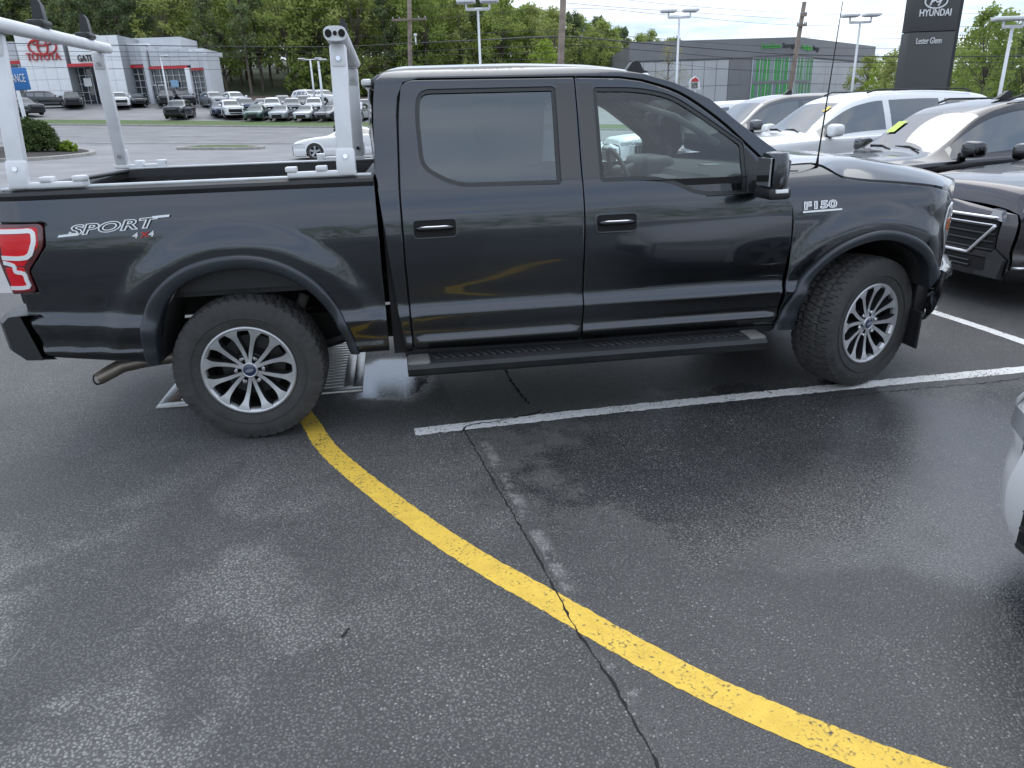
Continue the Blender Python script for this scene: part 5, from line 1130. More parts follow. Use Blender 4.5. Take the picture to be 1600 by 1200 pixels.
# ------------------------------------------------------------------ car dealership across the road
def panelled(name, col, sx, sz, rough=.4):       # painted sheet with fine joints
    m, n, l, b = node_mat(name); tc = n.new('ShaderNodeTexCoord')
    z = n.new('ShaderNodeTexNoise'); z.inputs['Scale'].default_value = .4; z.inputs['Detail'].default_value = 5; l.new(tc.outputs['Object'], z.inputs[0])
    r = n.new('ShaderNodeMapRange'); r.inputs[1].default_value = .3; r.inputs[2].default_value = .7; r.inputs[3].default_value = .88; r.inputs[4].default_value = 1.06; l.new(z.outputs[0], r.inputs[0])
    x = n.new('ShaderNodeMix'); x.data_type = 'RGBA'; x.blend_type = 'MULTIPLY'; x.inputs[0].default_value = 1; x.inputs[6].default_value = (*col, 1); l.new(r.outputs[0], x.inputs[7]); l.new(x.outputs[2], b.inputs['Base Color']); b.inputs['Roughness'].default_value = rough; return m
WPAN = panelled('white_metal_panel', (.86, .875, .89), 1, 1); GPAN = panelled('grey_metal_panel', (.58, .60, .63), 1, 1); REDBAND = M_('red_band', (.55, .03, .04), .4)
SHOP = M_('shop_glass', (.035, .045, .05), .05, spec=.8); MULL = M_('white_mullion', (.55, .57, .59), .45); SHADE_IN = M_('showroom_interior', (.22, .22, .22), .8, var=.5, vscale=.8)
DB = 90; zb0 = at(180, 159, DB).z
ty = root('car_dealership', tuple(at(180, 159, DB + 6)), 'white and grey car dealership with red bands and TOYOTA lettering across the road', 'building')
zlow = zb0 - 1.2
def wallgrid(u0, v0, u1, v1, d, th, mat, nu, nv, e, nm='wall_panel'):   # cladding panels with open joints over a core
    w0, w1 = wv(u0, (v0 + v1) / 2, d), wv(u1, (v0 + v1) / 2, d); z1 = at((u0 + u1) / 2, v0, d).z; z0 = at((u0 + u1) / 2, v1, d).z
    pw_, ph = (w1 - w0) / nu, (z1 - z0) / nv; me = MB().box((0, 0, 0), (pw_ - .03, .06, ph - .03)).mesh(nm); me.materials.append(mat)
    for i in range(nu):
        for j in range(nv):
            o = bpy.data.objects.new(nm, me); COL.objects.link(o); o.parent = e; o.matrix_parent_inverse = Matrix.Translation(-Vector(e.location))
            o.matrix_basis = FM @ Matrix.Translation((w0 + i * pw_ + .015, d - .065, z0 + j * ph + .015))
JOINT = M_('joint_grey', (.30, .32, .34), .7)  # plain grey of the core that shows in the panel joints
# portal: two white legs and a deep header
fbox('portal_core', 34, 52, 106, 161, DB - 1.4, 5, JOINT, ty, dz0=zlow); wallgrid(34, 52, 106, 160, DB - 1.4, 0, WPAN, 4, 6, ty)
fbox('portal_core', 147, 55, 193, 161, DB - 1.4, 5, JOINT, ty, dz0=zlow); wallgrid(147, 55, 193, 160, DB - 1.4, 0, WPAN, 3, 6, ty)
fbox('portal_header', 106.2, 53, 146.8, 99, DB - 1.4, 5, WPAN, ty)
fbox('red_band', 105, 99, 147, 104, DB - 1.55, .3, REDBAND, ty)
def glazing(u0, v0, u1, v1, d, nu, nv, e, door=None):
    g = fbox('glazing', u0, v0, u1, v1, d + .3, .1, SHOP, e, dz0=zlow)
    for k in range(nu + 1):
        u = u0 + (u1 - u0) * k / nu; under(fbox('mullion', u - .45, v0, u + .45, v1, d + .15, .12, MULL, e, dz0=zlow), e)
    for k in range(nv + 1):
        v = v0 + (v1 - v0) * k / nv; fbox('transom', u0, v - .4, u1, v + .4, d + .13, .12, MULL, e)
glazing(107, 105, 146, 158, DB, 4, 4, ty)
fbox('showroom_banner', 131, 122, 143, 135, DB + .05, .05, WPAN, ty)
fbox('left_wing', -60, 66, 33, 161, DB + 1.0, 8, GPAN, ty, dz0=zlow); fbox('red_band', -60, 96, 33.5, 101, DB + .8, .2, REDBAND, ty); fbox('dark_glazing', 2, 102, 33, 158, DB + .85, .1, SHOP, ty, dz0=zlow)
fbox('main_hall', 110, 60, 290, 161, DB + 3.5, 5, GPAN, ty, dz0=zlow)
fbox('showroom_wall', 193.5, 70, 229, 101, DB + .6, 3, GPAN, ty); wallgrid(193.5, 71, 229, 101, DB + .6, 0, GPAN, 2, 2, ty)
fbox('red_band', 191, 102, 226, 106, DB + .3, .2, REDBAND, ty); glazing(193.5, 106, 228, 157, DB + .6, 4, 5, ty)
fbox('pilaster', 226.5, 72, 233, 160, DB + .1, 1, GPAN, ty, dz0=zlow)
fbox('showroom_wall', 233, 76, 296, 103, DB + .6, 3, GPAN, ty); wallgrid(233, 77, 296, 103, DB + .6, 0, GPAN, 4, 2, ty)
fbox('showroom_wall', 296, 80, 325, 106, DB + .6, 3, GPAN, ty); wallgrid(296.5, 81, 325, 106, DB + .6, 0, GPAN, 2, 2, ty)
fbox('red_band', 232, 103.5, 292.5, 107.5, DB + .3, .2, REDBAND, ty); fbox('red_band', 298, 106.5, 322, 109.5, DB + .3, .2, REDBAND, ty)
glazing(233.5, 108, 293, 157, DB + .6, 6, 5, ty); glazing(299, 110, 321, 156, DB + .6, 3, 5, ty)
fbox('entrance_door', 237, 132, 247, 156, DB + .5, .06, MULL, ty, dz0=None); fbox('entrance_door', 249, 132, 259, 156, DB + .5, .06, MULL, ty)
fbox('door_glass', 238.5, 134, 246, 155, DB + .45, .03, SHOP, ty); fbox('door_glass', 250, 134, 258, 155, DB + .45, .03, SHOP, ty); fbox('blue_sign', 267, 125, 279, 136, DB + .45, .03, M_('pale_blue_sign', (.25, .42, .60), .5), ty)
fbox('pilaster', 292.5, 106, 299.5, 160, DB + .2, 1, WPAN, ty, dz0=zlow); fbox('pilaster', 320.5, 84, 328, 160, DB + .2, 4, GPAN, ty, dz0=zlow)
fbox('roof_parapet', 196, 70.5, 229, 68, DB + .5, 1, WPAN, ty); fbox('roof_step', 285, 76, 318, 84, DB + 2, 6, GPAN, ty)
RLET = M_('red_letters', (.50, .04, .04), .4); BLET = M_('black_letters', (.02, .02, .02), .5)
def sign(name, s, u0, u1, v1, d, mat, e, h, ext=.06, **k):
    p0 = at(u0, v1, d); p1 = at(u1, v1, d); X = (p1 - p0); Ln = X.length; X.z = 0; X.normalize()
    o = text(name, s, 1, mat, None, Matrix(), ext, **k); me = o.data; co = np.empty(len(me.vertices) * 3); me.vertices.foreach_get('co', co); co = co.reshape(-1, 3)
    lo, hi = co.min(0), co.max(0); me.transform(Matrix.Translation((-lo[0], -lo[1], 0))); me.transform(Matrix.Diagonal((Ln / (hi[0] - lo[0]), h / (hi[1] - lo[1]), 1, 1)))
    Zn = X.cross(Vector((0, 0, 1))); me.transform(frame(p0, X, (0, 0, 1), Zn)); return under(o, e)
ptm = DB / F_PX
sign('lettering', 'TOYOTA', 43, 96, 95.5, DB - 1.6, RLET, ty, 10 * ptm, off=.012)
sign('lettering', 'GATE', 122.5, 146, 96.5, DB - 1.6, BLET, ty, 8.5 * ptm, off=.008)
lc = at(66, 73, DB - 1.6)
for rx, rz, dz_ in ((1.55, 1.0, 0), (.55, .98, 0), (1.02, .36, .42)):
    b = MB(); b.tube([lc + RGT * (rx * math.cos(a)) + Vector((0, 0, rz * math.sin(a) * .85 + dz_)) for a in np.linspace(0, 2 * math.pi, 37)], .10, 6, False); under(b.build('emblem_ring', RLET, smooth=True), ty)

# ------------------------------------------------------------------ storage building
sb = root('storage_building', tuple(at(1245, 150, 95)), 'large grey storage building with a green glazed corner behind the parked cars', 'building')
DG = panelled('dark_grey_panel', (.18, .185, .195), 1, 1, .5); LG = panelled('light_grey_panel', (.43, .445, .46), 1, 1, .5); GRN = M_('green_panel', (.05, .30, .07), .35, var=.12); GLS = M_('storage_glass', (.16, .22, .24), .08, spec=.8)
PA = at(985, 66, 94.6); PB = at(1245, 58, 95); PC = at(1366, 73, 113)
zr_ = PB.z
def face(P, Q):
    X = Q - P; X.z = 0; Ls = X.length; X.normalize(); Nn = X.cross(Vector((0, 0, 1))); return frame(Vector((P.x, P.y, 0)), X, -Nn, (0, 0, 1)), Ls
b = MB(); back = FH * 30
pl = [(p.x, p.y) for p in (PA, PB, PC, PC + back, PA + back)]; b.prism(pl, -1, zr_ - .3, axis='z'); under(b.build('walls', DG), sb)
def sbox(nm, M, s0, s1, z0, z1, mat, y0=-.12, y1=.1):
    b = MB(); b.box((s0, y0, z0), (s1, y1, z1), M); return under(b.build(nm, mat), sb)
MA, LA = face(PA, PB); MC, LC = face(PB, PC)
sbox('cornice', MA, -.1, LA + .1, zr_ - 2.1, zr_, DG, -.2); sbox('cornice', MC, -.0, LC + .1, zr_ - 2.1, zr_, DG, -.2)
ga, gb = LA * .745, LA - .3
for i in range(9):
    for j in range(3): sbox('wall_panel', MA, .2 + i * (ga - 1.6) / 9, .2 + (i + 1) * (ga - 1.6) / 9 - .06, zr_ - 2.3 - (j + 1) * 2.9 + .06, zr_ - 2.3 - j * 2.9, LG if not (i == 8) else DG, -.08)
for i in range(5):
    for j in range(3): sbox('wall_panel', MC, 5.2 + i * (LC - 5.4) / 5, 5.2 + (i + 1) * (LC - 5.4) / 5 - .06, zr_ - 2.3 - (j + 1) * 2.9 + .06, zr_ - 2.3 - j * 2.9, LG, -.08)
for j in range(3): sbox('window', MC, LC - 4.2, LC - 3.3, zr_ - 4.4 - j * 2.9, zr_ - 3.0 - j * 2.9, GLS, -.12)
for M, a, c_ in ((MA, ga, gb), (MC, .4, 4.9)):
    sbox('curtain_glass', M, a, c_, zr_ - 11, zr_ - 2.1, GLS, -.10)
    n = int((c_ - a) / .42)
    for i in range(n):
        s0 = a + (c_ - a) * i / n
        for j in range(3):
            if (i * 7 + j * 3) % 5 != 0: sbox('green_panel', M, s0 + .06, s0 + (c_ - a) / n - .06 * (1 + (i % 3)), zr_ - 2.25 - (j + 1) * 2.85 + .25, zr_ - 2.25 - j * 2.85, GRN, -.14)
        if i % 2 == 0: sbox('mullion', M, s0 - .03, s0 + .03, zr_ - 11, zr_ - 2.1, GPAN, -.18)
    for j in range(4): sbox('floor_band', M, a, c_, zr_ - 2.25 - j * 2.85 - .05, zr_ - 2.25 - j * 2.85 + .28, DG, -.2)
sbox('corner_post', MA, LA - .25, LA + .1, zr_ - 11, zr_ - 2.1, GPAN, -.22)
GLET = M_('green_letters', (.06, .42, .06), .45); KLET = M_('charcoal_letters', (.03, .03, .035), .5)
def sign2(M, s, s0, s1, z0, h, mat):
    o = text('lettering', s, 1, mat, None, Matrix(), .04, off=.006); me = o.data; co = np.empty(len(me.vertices) * 3); me.vertices.foreach_get('co', co); co = co.reshape(-1, 3); lo, hi = co.min(0), co.max(0)
    me.transform(Matrix.Translation((-lo[0], -lo[1], 0))); me.transform(Matrix.Diagonal(((s1 - s0) / (hi[0] - lo[0]), h / (hi[1] - lo[1]), 1, 1)))
    me.transform(M @ frame((s0, -.25, z0), (1, 0, 0), (0, 0, 1), (0, -1, 0))); return under(o, sb)
sign2(MA, 'ExtraSpace', LA * .79, LA * .905, zr_ - 1.35, .75, GLET); sign2(MA, 'Storage', LA * .915, LA * .995, zr_ - 1.35, .75, KLET)
sign2(MC, 'ExtraSpace', 1.2, 4.2, zr_ - 1.5, .75, GLET); sign2(MC, 'Storage', 4.4, 6.2, zr_ - 1.5, .75, KLET)

# ------------------------------------------------------------------ pylon sign
DP = 30; py = root('pylon_sign', tuple(up(1440, DP)), 'tall dark grey pylon sign with HYUNDAI in white letters behind the parked cars', 'sign')
PYM = M_('pylon_grey', (.065, .066, .068), .45, .3, var=.05); PYD = M_('pylon_edge', (.03, .031, .033), .4, .3)
w0, w1 = wv(1409, 128, DP), wv(1480, 128, DP); zj = at(1460, 49, DP).z; ztop = at(1460, -55, DP).z; zg_ = T(w0, DP)
b = MB(); b.bbox((w0, DP, zg_ - .2), (w1, DP + .55, zj - .015), .01, FM); under(b.build('lower_panel', PYM, angle=40), py)
b = MB(); b.bbox((w0, DP, zj + .015), (w1, DP + .55, ztop), .01, FM); under(b.build('upper_panel', PYM, angle=40), py)
b = MB(); b.box((w1 + .003, DP + .06, zg_ - .2), (w1 + .16, DP + .50, ztop), FM); under(b.build('side_fin', PYD), py)
b = MB(); b.box((w0 + .05, DP + .06, zj - .05), (w1 - .05, DP + .5, zj + .05), FM); under(b.build('joint', GAP), py)
WLET = M_('white_letters', (.72, .73, .74), .4); ptp = DP / F_PX
def fsign(nm, s, u0, u1, v1, hpx, mat, **k): return sign(nm, s, u0, u1, v1, DP - .02, mat, py, hpx * ptp, .02, **k)
fsign('lettering', 'HYUNDAI', 1436, 1485, 26, 9, WLET, off=.012, shear=.0)
fsign('lettering', 'Lester Glenn', 1431, 1470, 69, 8, WLET)
lc = at(1463, 2, DP - .03)
b = MB(); b.tube([lc + RGT * (.42 * math.cos(a)) + Vector((0, 0, .235 * math.sin(a))) for a in np.linspace(0, 2 * math.pi, 37)], .03, 6, False); under(b.build('emblem_ring', WLET, smooth=True), py)
b = MB(); b.tube([lc + RGT * x + Vector((0, 0, z)) for x, z in ((-.22, -.15), (-.10, .17))], .04, 6); b.tube([lc + RGT * x + Vector((0, 0, z)) for x, z in ((.10, -.17), (.22, .15))], .04, 6); b.tube([lc + RGT * x + Vector((0, 0, z)) for x, z in ((-.16, -.02), (-.02, .04), (.03, -.04), (.16, .02))], .035, 6); under(b.build('emblem', WLET, smooth=True), py)

# ------------------------------------------------------------------ entrance sign, shrubs
en = root('entrance_sign', tuple(up(24, 39)), 'blue ENTRANCE sign on two white posts above the clipped shrub', 'sign')
BLU = M_('sign_blue', (.03, .17, .46), .4)
fbox('board', -4, 106, 43, 141, 39, .12, BLU, en, .03)
sign('lettering', 'ENTRANCE', 0, 41, 129.5, 38.97, WLET, en, 11 * 39 / F_PX, .01)
for u in (14, 34): fbox('post', u - 2.6, 141, u + 2.6, 200, 39.02, .1, WHT, en, .02, T(wv(24, 200, 39), 39) - .1)

def leafmesh(name, centers, per, spread, size, mat, flat=.0, seed=1):
    r = np.random.default_rng(seed); C = np.repeat(np.asarray(centers, float), per, 0); n = len(C)
    d = r.normal(size=(n, 3)); d /= np.linalg.norm(d, axis=1)[:, None]; sp = np.asarray(spread, float); sp = np.repeat(sp, per, 0) if sp.ndim else sp
    P = C + d * (r.random(n) ** .45)[:, None] * (sp[:, None] if np.ndim(sp) == 1 else sp)
    a = r.normal(size=(n, 3)); a[:, 2] *= (1 - flat); a /= np.linalg.norm(a, axis=1)[:, None]; b = np.cross(a, d + r.normal(size=(n, 3)) * .7); b /= np.linalg.norm(b, axis=1)[:, None] + 1e-9
    s = size * (.55 + .9 * r.random(n))[:, None]
    V = np.stack([P - a * s * .5, P + b * s * .32, P + a * s * .6, P - b * s * .32], 1).reshape(-1, 3)
    me = bpy.data.meshes.new(name); me.vertices.add(n * 4); me.vertices.foreach_set('co', V.ravel()); me.loops.add(n * 4); me.loops.foreach_set('vertex_index', np.arange(n * 4, dtype=np.int32)); me.polygons.add(n)
    me.polygons.foreach_set('loop_start', np.arange(0, n * 4, 4, dtype=np.int32)); me.update(calc_edges=True); me.materials.append(mat); return me
def leafmat(name, cols, trans=.3):
    m, n, l, b = node_mat(name); o = n['Material Output']; oi = n.new('ShaderNodeObjectInfo'); tc = n.new('ShaderNodeTexCoord')
    z = n.new('ShaderNodeTexNoise'); z.inputs['Scale'].default_value = .6; z.inputs['Detail'].default_value = 6; l.new(tc.outputs['Object'], z.inputs[0])
    a = n.new('ShaderNodeMath'); a.operation = 'MULTIPLY_ADD'; l.new(oi.outputs['Random'], a.inputs[0]); a.inputs[1].default_value = .55; 
    q = n.new('ShaderNodeMapRange'); q.inputs[1].default_value = .3; q.inputs[2].default_value = .7; q.inputs[3].default_value = 0; q.inputs[4].default_value = .45; l.new(z.outputs[0], q.inputs[0]); l.new(q.outputs[0], a.inputs[2])
    r = n.new('ShaderNodeValToRGB'); e = r.color_ramp.elements; e[0].color = (*cols[0], 1); e[1].color = (*cols[-1], 1)
    for i, c in enumerate(cols[1:-1]): k = e.new((i + 1) / (len(cols) - 1)); k.color = (*c, 1)
    l.new(a.outputs[0], r.inputs[0]); l.new(r.outputs[0], b.inputs['Base Color']); b.inputs['Roughness'].default_value = .65; b.inputs['Specular IOR Level'].default_value = .25
    t = n.new('ShaderNodeBsdfTranslucent'); l.new(r.outputs[0], t.inputs[0]); x = n.new('ShaderNodeMixShader'); x.inputs[0].default_value = trans; l.new(b.outputs[0], x.inputs[1]); l.new(t.outputs[0], x.inputs[2]); l.new(x.outputs[0], o.inputs[0]); return m
LEAF = leafmat('spring_leaves', [(.17, .23, .065), (.24, .32, .08), (.32, .39, .11), (.39, .42, .15), (.27, .34, .12)], .5)
PINE = leafmat('pine_needles', [(.11, .155, .075), (.15, .20, .09), (.19, .245, .105), (.22, .27, .12)], .4)
BUD = leafmat('yellow_buds', [(.30, .29, .11), (.36, .33, .14)], .4); LIMEL = leafmat('lime_leaves', [(.24, .34, .05), (.30, .40, .06)], .4); BOX = leafmat('boxwood_leaves', [(.05, .085, .025), (.08, .12, .035), (.12, .16, .045)], .2)
BARK = M_('tree_bark', (.13, .11, .09), .9, var=.3, vscale=2, bump=.4, bscale=8)
def shrub(name, loc, rx, ry, h, n, size, mat, label, cat='shrub', seed=3, grp=None):
    r = np.random.default_rng(seed); e = empty(name, loc, 0, label, cat, grp); C = []
    for k in range(n):
        a = r.random() * 2 * math.pi; q = r.random() ** .5; zz = r.random(); C.append((rx * q * math.cos(a) * (1 - .25 * zz), ry * q * math.sin(a) * (1 - .25 * zz), h * (.12 + .80 * zz * (1 - .35 * q * q))))
    me = leafmesh('foliage', C, 30, rx * .14, size, mat, 0, seed); link('foliage', me, mat, e)
    b = MB()
    for k in range(7): a = k * .9; b.tube([(0, 0, -.05), (rx * .3 * math.cos(a), ry * .3 * math.sin(a), h * .4), (rx * .55 * math.cos(a), ry * .55 * math.sin(a), h * .75)], [.03, .02, .008], 5)
    b.build('stems', BARK, e); return e
p = up(58, 37.5); shrub('clipped_shrub', p + Vector((0, 0, .15)), 1.2, 1.1, 1.75, 560, .10, BOX, 'dark green rounded shrub in the mulched bed below the blue sign', seed=5)
p = up(107, 38); shrub('low_plant', p + Vector((0, 0, .12)), .55, .45, .65, 70, .12, LIMEL, 'small bright green plant beside the rounded shrub', 'plant', 8)
p = up(540, 52); shrub('roadside_shrub', p, .9, .8, 1.4, 120, .14, BOX, 'small green shrub behind the white sports coupe', seed=9)

# ------------------------------------------------------------------ trees
def tree_parts(kind, seed):
    r = np.random.default_rng(seed); C = []; S = []; limbs = []; H = 20.0
    if kind == 'broad':
        for k in range(64):
            zz = r.random() ** .8; a = r.random() * 2 * math.pi; R = 5.0 * math.sin(math.pi * clamp(.18 + .80 * zz, 0, 1)) ** .7 * (.45 + .6 * r.random()); z = 3.5 + 15.6 * zz
            C.append((R * math.cos(a), R * math.sin(a), z)); S.append(.9 + 1.0 * r.random()); limbs.append(C[-1])
        per, size, tr = 62, .50, 6.5
    elif kind == 'tall':
        for k in range(50):
            zz = r.random(); a = r.random() * 2 * math.pi; R = 3.8 * math.sin(math.pi * clamp(.12 + .84 * zz, 0, 1)) ** .8 * (.3 + .75 * r.random()); z = 8 + 11.6 * zz
            C.append((R * math.cos(a), R * math.sin(a), z)); S.append(.8 + .9 * r.random()); limbs.append(C[-1])
        per, size, tr = 62, .46, 12
    elif kind == 'pine':
        for k in range(78):
            zz = r.random(); a = r.random() * 2 * math.pi; R = (3.9 * (1 - zz) ** .75 + .4) * (.25 + .8 * r.random()); z = 7.0 + 12.8 * zz - .12 * R
            C.append((R * math.cos(a), R * math.sin(a), z)); S.append(.55 + .55 * r.random()); limbs.append(C[-1])
        per, size, tr = 44, .42, 18
    else:
        for k in range(26):
            zz = r.random(); a = r.random() * 2 * math.pi; R = 7.0 * math.sin(math.pi * clamp(.2 + .75 * zz, 0, 1)) ** .7 * (.4 + .6 * r.random()); z = 7 + 12 * zz
            C.append((R * math.cos(a), R * math.sin(a), z)); S.append(1.6 + r.random()); limbs.append(C[-1])
        per, size, tr = 34, .36, 12
    sp = np.repeat(np.array(S), per); rr = np.random.default_rng(seed + 50)
    me = leafmesh('crown', C, per, np.array(S), size, LEAF, 0, seed)
    b = MB(); dx_, dy_ = r.normal() * .3, r.normal() * .3
    tk = [(0, 0, -.6), (0, 0, .4), (dx_ * .4, dy_ * .4, tr * .5), (dx_, dy_, tr), (dx_ * 1.3, dy_ * 1.3, min(19, tr + 6))]
    b.tube(tk, [.34, .27, .22, .15, .04], 8)
    for c in limbs[:26]:
        z0 = clamp(c[2] - 2.5, tr * .35, tr + 2); b.tube([(dx_ * z0 / tr, dy_ * z0 / tr, z0), (c[0] * .5, c[1] * .5, (z0 + c[2]) / 2 + .3), c], [.09, .06, .025], 5)
    return me, b.mesh('trunk', smooth=True)
TM = {}
for kd, sd_ in (('broad', 11), ('broad', 12), ('broad', 13), ('tall', 21), ('tall', 22), ('pine', 31), ('pine', 32), ('sparse', 41)):
    cm, tm = tree_parts(kd, sd_); tm.materials.append(BARK); TM.setdefault(kd, []).append((cm, tm))
def tree(kind, base, height, label, mat=None, wide=1.0, group=None, name=None, rz=None):
    cm, tm = random.choice(TM[kind]); e = empty(name or {'broad': 'broadleaf_tree', 'tall': 'forest_tree', 'pine': 'pine_tree', 'sparse': 'budding_tree'}[kind], base, random.uniform(0, 6.28) if rz is None else rz, label, 'tree', group)
    s = height / 20; e.scale = (s * wide, s * wide, s); inst('crown', cm, e, mat or (PINE if kind == 'pine' else LEAF)); inst('trunk', tm, e); return e
topv = lin([(-200, -60), (0, -50), (560, -40), (760, -22), (830, 6), (900, 18), (960, 38), (1000, 46), (1060, 58), (1110, 66), (1200, 100)])
WOOD = 'trees of the wooded hillside behind the dealership'
ORD = ['tall pine with bare trunk', 'slim leafy forest tree', 'full green broadleaf tree']
REG = ((110, 'above the TOYOTA lettering'), (190, 'above the dealership portal'), (260, 'above the dealership doors'), (335, 'above the dealership end wall'), (410, 'just right of the dealership'), (480, 'left of the paired lamp posts'), (560, 'behind the paired lamp posts'), (640, 'left of the crossarm pole'), (710, 'right of the crossarm pole'), (790, 'around the twin roof-top lamp'), (880, 'left of the thick grey pole'), (960, 'right of the thick grey pole'), (2000, 'beside the storage building'))
def wood_label(kind, u, d): return ORD[{'pine': 0, 'tall': 1, 'broad': 2}[kind]] + ('; front of the wood, ' if d < 119.5 else '; second rank in the wood, ' if d < 128 else '; middle of the wood, ' if d < 139 else '; deep in the wood, ' if d < 155 else '; far back of the wood, ') + [q for lim, q in REG if u < lim][0]
def plant(u, d, tv, kind, wide=1.0, mat=None, lab=None, grp=WOOD):
    p = up(u, d); top = at(u, tv, d).z; h = max(6, top - p.z); h = min(h, 26)
    return tree(kind, p, h, lab or wood_label(kind, u, d), mat, wide, grp)
for d, step, off_ in ((115, 30, 0), (123, 32, 14), (133, 34, 5), (146, 36, 20), (164, 38, 8)):
    for u in np.arange(-60, 1130, step):
        uu = u + off_ + random.uniform(-9, 9)
        if uu > 1120: continue
        kd = random.choice(['pine', 'pine', 'tall', 'pine', 'broad']) if uu < 470 and d < 130 else random.choice(['broad', 'broad', 'broad', 'tall', 'pine'] if uu > 470 else ['pine', 'tall', 'broad'])
        plant(uu, d + random.uniform(-3, 3), topv(uu) + random.uniform(-4, 16), kd, random.uniform(.95, 1.25))
# unseen tree belt added behind the viewer to give the paint a dark horizon
C_ = [(x + random.uniform(-4, 4), -75 + random.uniform(-6, 6), random.uniform(.5, 11 + 3 * math.sin(x * .07))) for x in np.arange(-160, 170, 1.6) for _ in range(3)]
tag(link('unseen_tree_belt', leafmesh('unseen_tree_belt', C_, 14, np.full(len(C_), 2.4), 1.3, LEAF, 0, 77), LEAF), 'unseen belt of trees added behind the viewer for a dark horizon in the truck paint', 'trees', kind='stuff')
# undergrowth along the wood's edge
for k, u in enumerate(np.arange(470, 960, 34)):
    uu = u + random.uniform(-8, 8); p = up(uu, 111 + random.uniform(-1.5, 2)); e = shrub('edge_shrub', p, 2.4, 2.0, random.uniform(3, 5.5), 60, .42, LEAF, 'leafy bush at the foot of the wood, ' + [q for lim, q in REG if uu < lim][0], 'bush', 60 + k, 'bushes along the edge of the wood')
# single trees
plant(852, 88, 62, 'broad', 1.25, LIMEL, 'bright lime green tree left of the grey utility pole', None)
plant(1042, 78, 66, 'sparse', .8, BUD, 'sparse yellow budding tree before the storage building', None)
plant(1392, 60, 72, 'broad', 1.2, None, 'rounded green tree just left of the dark pylon sign', None)
plant(1424, 72, 30, 'sparse', .55, BUD, 'thin budding tree rising behind the dark pylon sign', None)
plant(1372, 84, 84, 'broad', 1.1, LIMEL, 'light green tree between the storage building and the pylon', None)
plant(1516, 50, 4, 'broad', .9, LEAF, 'big light green tree right of the dark pylon sign', None)
plant(1580, 58, 34, 'broad', 1.0, PINE, 'dark green tree at the right edge behind the white lamp post', None)
plant(1545, 62, 14, 'broad', 1.15, LEAF, 'tall leafy tree close behind the big light green one at right', None)
plant(1498, 66, 40, 'broad', 1.1, LEAF, 'leafy tree tucked behind the right edge of the pylon sign', None)
plant(1640, 52, 16, 'broad', 1.0, None, 'green tree cut by the right edge of the picture', None)
for k, (u, d) in enumerate(((1350, 95), (1410, 90), (1470, 85), (1540, 80), (1600, 78), (1660, 75))): plant(u, d, 104, 'broad', 1.5, None, 'green background tree low behind the parked row, ' + ('left of', 'beside', 'behind', 'just right of', 'well right of', 'far right of')[k] + ' the pylon sign', 'low trees behind the parked row')

# ------------------------------------------------------------------ lamp posts
def lamp(u0, v0, u1, v1, d, label, heads=2, hw_=.9, wide=.09, lift=.35, arm=True):
    base = up(u1, d); topz = at(u0, v0, d).z; e = root('lamp_post', tuple(base), label, 'lamp post', 'tall white parking lot lamps'); tb = Vector((base.x, base.y, topz))
    b = MB(); b.tube([base - Vector((0, 0, .2)), tb], [wide, wide * .75], 8); under(b.build('pole', WHT, smooth=True), e)
    b = MB(); b.tube([base - Vector((0, 0, .2)), base + Vector((0, 0, .7))], .28, 12); under(b.build('concrete_base', CONC), e)
    if heads == 2:
        b = MB(); b.tube([tb - RGT * hw_ , tb + RGT * hw_], .06, 6); under(b.build('crossarm', WHT), e)
    for s in ((-1, 1) if heads == 2 else (1,)):
        hp = tb + RGT * (s * hw_ if heads == 2 else .45)
        b = MB(); b.tube([hp, hp + Vector((0, 0, lift))], .04, 6); under(b.build('riser', WHT), e)
        b = MB(); b.bbox((-.36, -.22, 0), (.36, .22, .11), .04, frame(hp + Vector((0, 0, lift)), RGT, FH, (0, 0, 1))); h = under(b.build('lamp_head', WHT, angle=40), e)
        b = MB(); b.box((-.28, -.16, -.02), (.28, .16, -.002), frame(hp + Vector((0, 0, lift)), RGT, FH, (0, 0, 1))); under(b.build('lens', M_('lamp_lens', (.25, .26, .27), .2), None), e)
lamp(258, 90, 269, 186, 73.5, 'slim white pole before the dealership doors', 1, .5, .09, .1)
lamp(487, 93, 494, 166, 84, 'left one of the two paired white lamp posts beyond the road', 2, .9, .12, .05)
lamp(501, 95, 508, 187, 74, 'right one of the two paired white lamp posts beyond the road', 1, .9, .13, .05)
lamp(556, 102, 559, 158, 90, 'short white lamp post just behind the cab rear edge', 1, .9, .11, .05)
lamp(757, 14, 757, 104, 30, 'white twin lamp post rising above the roof of the black pickup', 2, .44, .055, .22)
lamp(1062, 27, 1052, 128, 36, 'white twin lamp post between pickup roof and storage building', 2, .5, .065, .22)
lamp(1338, 35, 1319, 138, 34, 'white twin lamp post right of the green glazed corner', 2, .46, .06, .22)
lamp(1566, 42, 1543, 128, 27, 'white twin lamp post at the far right before the trees', 2, .34, .07, .2)

